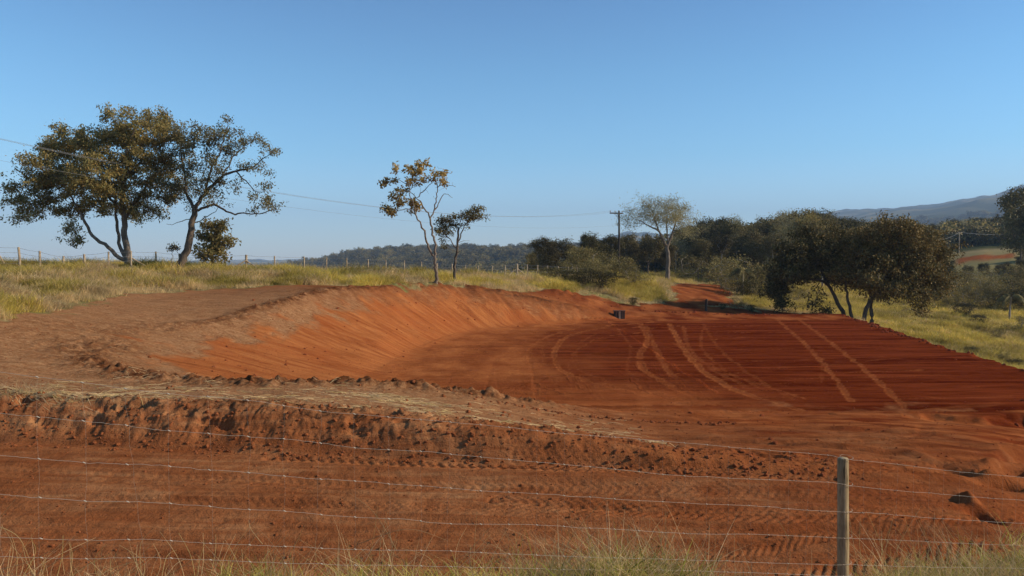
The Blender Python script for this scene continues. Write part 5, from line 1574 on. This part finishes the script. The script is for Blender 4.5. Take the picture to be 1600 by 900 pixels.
# ---- utility pole with crossarm and lines
Yp = 90.0; pt = P(967, 329, Yp); gzp = hz(pt[0], Yp)
root = empty('utility_pole', (pt[0], Yp, gzp)); O3 = np.array(root.location)
tag(root, 'dark wooden utility pole with one crossarm rising out of the thicket', 'utility pole')
v, fs = post_mesh(pt[2] - gzp, .17, 3, 12, .62, 10, .5); obj('pole', make_mesh('pole', v, fs, DARKWOOD, True), root)
ca, cb = P(951, 333, Yp - .4), P(972, 331.5, Yp + .9)
ca = np.array([pt[0] - 1.15, Yp - .55, pt[2] - .34]); cb = np.array([pt[0] + .55, Yp + .75, pt[2] - .30])
def box_between(a, c, w, h):
    d = c - a; L = np.linalg.norm(d); d /= L; s_ = np.cross(d, [0, 0, 1.]); s_ /= np.linalg.norm(s_); u = np.cross(s_, d)
    c8 = [p + s_ * i * w / 2 + u * j * h / 2 for p in (a, c) for i, j in ((-1, -1), (1, -1), (1, 1), (-1, 1))]
    return np.array(c8), np.array([[0, 1, 2, 3], [7, 6, 5, 4], [0, 4, 5, 1], [1, 5, 6, 2], [2, 6, 7, 3], [3, 7, 4, 0]])
v, f = box_between(ca, cb, .12, .15); obj('crossarm', make_mesh('crossarm', v - O3, f, DARKWOOD), root)
for t_ in (.30, .82):
    s0 = ca * (1 - t_) + cb * t_; bar('arm_brace', s0, np.array([pt[0], Yp - .15, pt[2] - .95]), .022, STEEL, root, O3)
ins = []
for t_ in (.03, .40, .97):
    s0 = ca * (1 - t_) + cb * t_ + np.array([0, 0, .075])
    zs = np.array([0, .06, .07, .12, .13, .20, .24]); rs_ = np.array([.02, .02, .07, .055, .075, .05, .02])
    v, f = tube_mesh([(np.c_[np.full(7, s0[0]), np.full(7, s0[1]), s0[2] + zs], rs_)])
    obj('insulator', make_mesh('insulator', v - O3, f, CERAM, True), root); ins.append(s0 + np.array([0, 0, .2]))
v, fs = post_mesh(.3, .05, 8, 8, 1, 3, 0); o = obj('insulator', make_mesh('insulator', v, fs, CERAM, True), root); o.location = (-.18, -.1, pt[2] - gzp - 1.9)
low = pt + np.array([-.22, -.1, -1.8])
# line: a second pole stands outside the frame on the left
P2 = np.array([-30., 30.])
def cable(a, end, A1, B1, name, label, n=40, r=.0062):
    t = np.linspace(0, 1, n)
    x = a[0] + (end[0] - a[0]) * t; y = a[1] + (end[1] - a[1]) * t
    z = a[2] + A1 * t + B1 * t * t
    q = np.c_[x, y, z]
    v, f = tube_mesh([(q, np.full(n, r))])
    o = obj(name, make_mesh(name, v, f, CABLE, True)); tag(o, label, 'power line', 'power lines')
    return q[-1]
e1 = cable(ins[0], (-30.6, 29.7), -8.65, 9.95, 'power_line', 'upper overhead power line, leftmost of three close lines crossing in front of the leftmost tree')
e2 = cable(ins[1], (-30.0, 30.1), -8.65, 9.80, 'power_line', 'upper overhead power line, middle of three close lines crossing the leftmost tree')
e3 = cable(ins[2], (-29.3, 30.6), -8.65, 9.62, 'power_line', 'upper overhead power line, rightmost of three close lines crossing the leftmost tree')
e4 = cable(low, (-29.8, 30.2), -5.6, 7.2, 'power_line', 'lowest overhead power line hanging alone beneath the other three')
zg = hz(-30, 30)
root = empty('utility_pole', (-30, 30.1, zg)); O3 = np.array(root.location)
tag(root, 'wooden utility pole standing just outside the left edge of the view', 'utility pole')
hp = e2[2] + .1 - zg
v, fs = post_mesh(hp, .17, 4, 12, .65, 8, .5); obj('pole', make_mesh('pole', v, fs, DARKWOOD, True), root)
v, f = box_between(e1 - np.array([.1, .1, .25]), e3 + np.array([.1, .1, -.25]), .12, .15); obj('crossarm', make_mesh('crossarm', v - O3, f, DARKWOOD), root)
for e_ in (e1, e2, e3):
    v, f = tube_mesh([(np.c_[np.full(5, e_[0]), np.full(5, e_[1]), e_[2] + np.linspace(-.22, .02, 5)], np.array([.02, .06, .05, .07, .03]))])
    obj('insulator', make_mesh('insulator', v - O3, f, CERAM, True), root)
# pole and line on the far hillside
Yq = 185.0; q0 = P(1499, 363, Yq); zq = hz(q0[0], Yq)
root = empty('utility_pole', (q0[0], Yq, zq)); O3 = np.array(root.location)
tag(root, 'pale far utility pole in front of the wood above the red clearing', 'utility pole')
v, fs = post_mesh(q0[2] - zq, .16, 6, 8, .8, 5, .5); obj('pole', make_mesh('pole', v, fs, FARPOST, True), root)
v, f = box_between(q0 + np.array([-.8, 0, -.2]), q0 + np.array([.8, .2, -.2]), .14, .16); obj('crossarm', make_mesh('crossarm', v - O3, f, FARPOST), root)
for k, (a, c, lb) in enumerate([(q0, P(1452, 372, 170), 'thin line running down left from the far pale pole'), (q0, P(1640, 360, 215), 'thin line running right from the far pale pole across the wood')]):
    t = np.linspace(0, 1, 16)[:, None]; q = a * (1 - t) + c * t; q[:, 2] -= .9 * 4 * (t * (1 - t))[:, 0]
    v, f = tube_mesh([(q, np.full(16, .03))]); o = obj('power_line', make_mesh('power_line', v, f, CABLE, True)); tag(o, lb, 'power line')

# ---- short dark post by the far road, and the dark timber box at the end of the cut
hb = hit(1103, 487)
v, fs = post_mesh(.9, .10, 12, 9, .8, 6, .3); o = obj('short_post', make_mesh('short_post', v, fs, DARKWOOD, True), None, tuple(hb))
tag(o, 'short dark leaning post standing beside the winding dirt road', 'post'); o.rotation_euler = (0, R(2.5), 0)
bx0 = np.array([7.05, 48.1]); zb = ZF - .02
root = empty('timber_box', (bx0[0], bx0[1], zb)); O3 = np.array(root.location)
tag(root, 'small dark upright timber box at the right end of the orange cut', 'box')
for k, (dx, w, h) in enumerate([(-.26, .10, .50), (-.13, .13, .52), (.01, .11, .50), (.14, .12, .53), (.27, .11, .49)]):
    v, f = box_between(np.array([dx, 0, 0.]), np.array([dx, .01, h]), .11, .06)
    c = np.array([[i * w / 2 + dx, j * .03, z] for z in (-.1, h) for i, j in ((-1, -1), (1, -1), (1, 1), (-1, 1))])
    f = np.array([[3, 2, 1, 0], [4, 5, 6, 7], [0, 1, 5, 4], [1, 2, 6, 5], [2, 3, 7, 6], [3, 0, 4, 7]])
    obj('plank', make_mesh('plank', c, f, FARPOST if k == 2 else DARKWOOD), root)
for nm, c0_, c1_ in (('side_board', (-.32, .06, .22), (-.32, .40, .22)), ('side_board', (.33, .06, .22), (.33, .40, .22))):
    v, f = box_between(np.array(c0_), np.array(c1_), .04, .55); obj(nm, make_mesh(nm, v, f, DARKWOOD), root)
v, f = box_between(np.array([-.38, .2, .53]), np.array([.38, .2, .53]), .48, .035); obj('lid', make_mesh('lid', v, f, DARKWOOD), root)

# ---- small palms
def palm(px, Y, hpx, label, seed):
    g = np.random.default_rng(seed)
    fo = foot_at(px, Y); h = hpx * Y / F
    root = empty('palm_tree', fo); tag(root, label, 'palm')
    top = np.array([.1, 0, h * .72])
    v, f = tube_mesh([(np.array([[0, 0, -.2], [.05, .03, h * .4], top]), np.array([.11, .085, .08]))])
    obj('trunk', make_mesh('trunk', v, f, BARK_PALE, True), root)
    for k in range(16):
        a = g.random() * 6.28; el = g.uniform(.1, 1.25); L = h * g.uniform(.36, .5)
        n_ = 14; t = np.linspace(0, 1, n_)
        rx = L * (np.cos(el) * t + .15 * t); rz_ = L * (np.sin(el) * t - .95 * t ** 2.1)
        sp = np.c_[rx * math.cos(a), rx * math.sin(a), rz_] + top
        V_, F_ = tube_mesh([(sp, np.linspace(.02, .006, n_))])
        lv, lf, o_ = [V_], [F_], len(V_)
        side = np.array([-math.sin(a), math.cos(a), 0])
        for i in range(2, n_):
            for sg in (-1, 1):
                for q_ in (0, .5):
                    c = sp[i] * (1 - q_) + sp[i - 1] * q_
                    ll = L * .34 * math.sin(math.pi * (.12 + .8 * t[i]))
                    tipp = c + side * sg * ll * .75 + np.array([0, 0, -ll * .55]) + (sp[i] - sp[i - 1]) * .8
                    wv = (sp[i] - sp[i - 1]) * .22
                    lv.append(np.array([c - wv, c + wv, tipp + wv * .2, tipp - wv * .2])); lf.append(np.array([[0, 1, 2, 3]]) + o_); o_ += 4
        obj('frond', make_mesh('frond', np.concatenate(lv), np.concatenate(lf), LEAF_BUSH), root)
palm(1579, 72, 56, 'small palm with a pale trunk near the right edge above the green slope', 1)
palm(1160, 70, 56, 'slim palm with drooping fronds among the bushes right of the road bend', 2)

# ------------------------------------------------------------------ air
def haze():
    v = np.array([(x, y, z) for z in (-70, 470) for x, y in ((-7000, -7000), (7000, -7000), (7000, 7000), (-7000, 7000))], float)
    f = np.array([[3, 2, 1, 0], [4, 5, 6, 7], [0, 1, 5, 4], [1, 2, 6, 5], [2, 3, 7, 6], [3, 0, 4, 7]])
    m, nt = new_mat('haze'); b = NB(nt)
    pv = b.n('ShaderNodeVolumePrincipled')
    pv.inputs['Color'].default_value = (.52, .72, 1.0, 1)
    pv.inputs['Density'].default_value = HAZE
    pv.inputs['Anisotropy'].default_value = .0
    o_ = b.n('ShaderNodeOutputMaterial'); b.link(pv.outputs[0], o_.inputs['Volume'])
    o = obj('haze', make_mesh('haze', v, f, m)); tag(o, 'thin blue haze over the far hills', 'haze', None, 'stuff')
HAZE = .00023
haze()
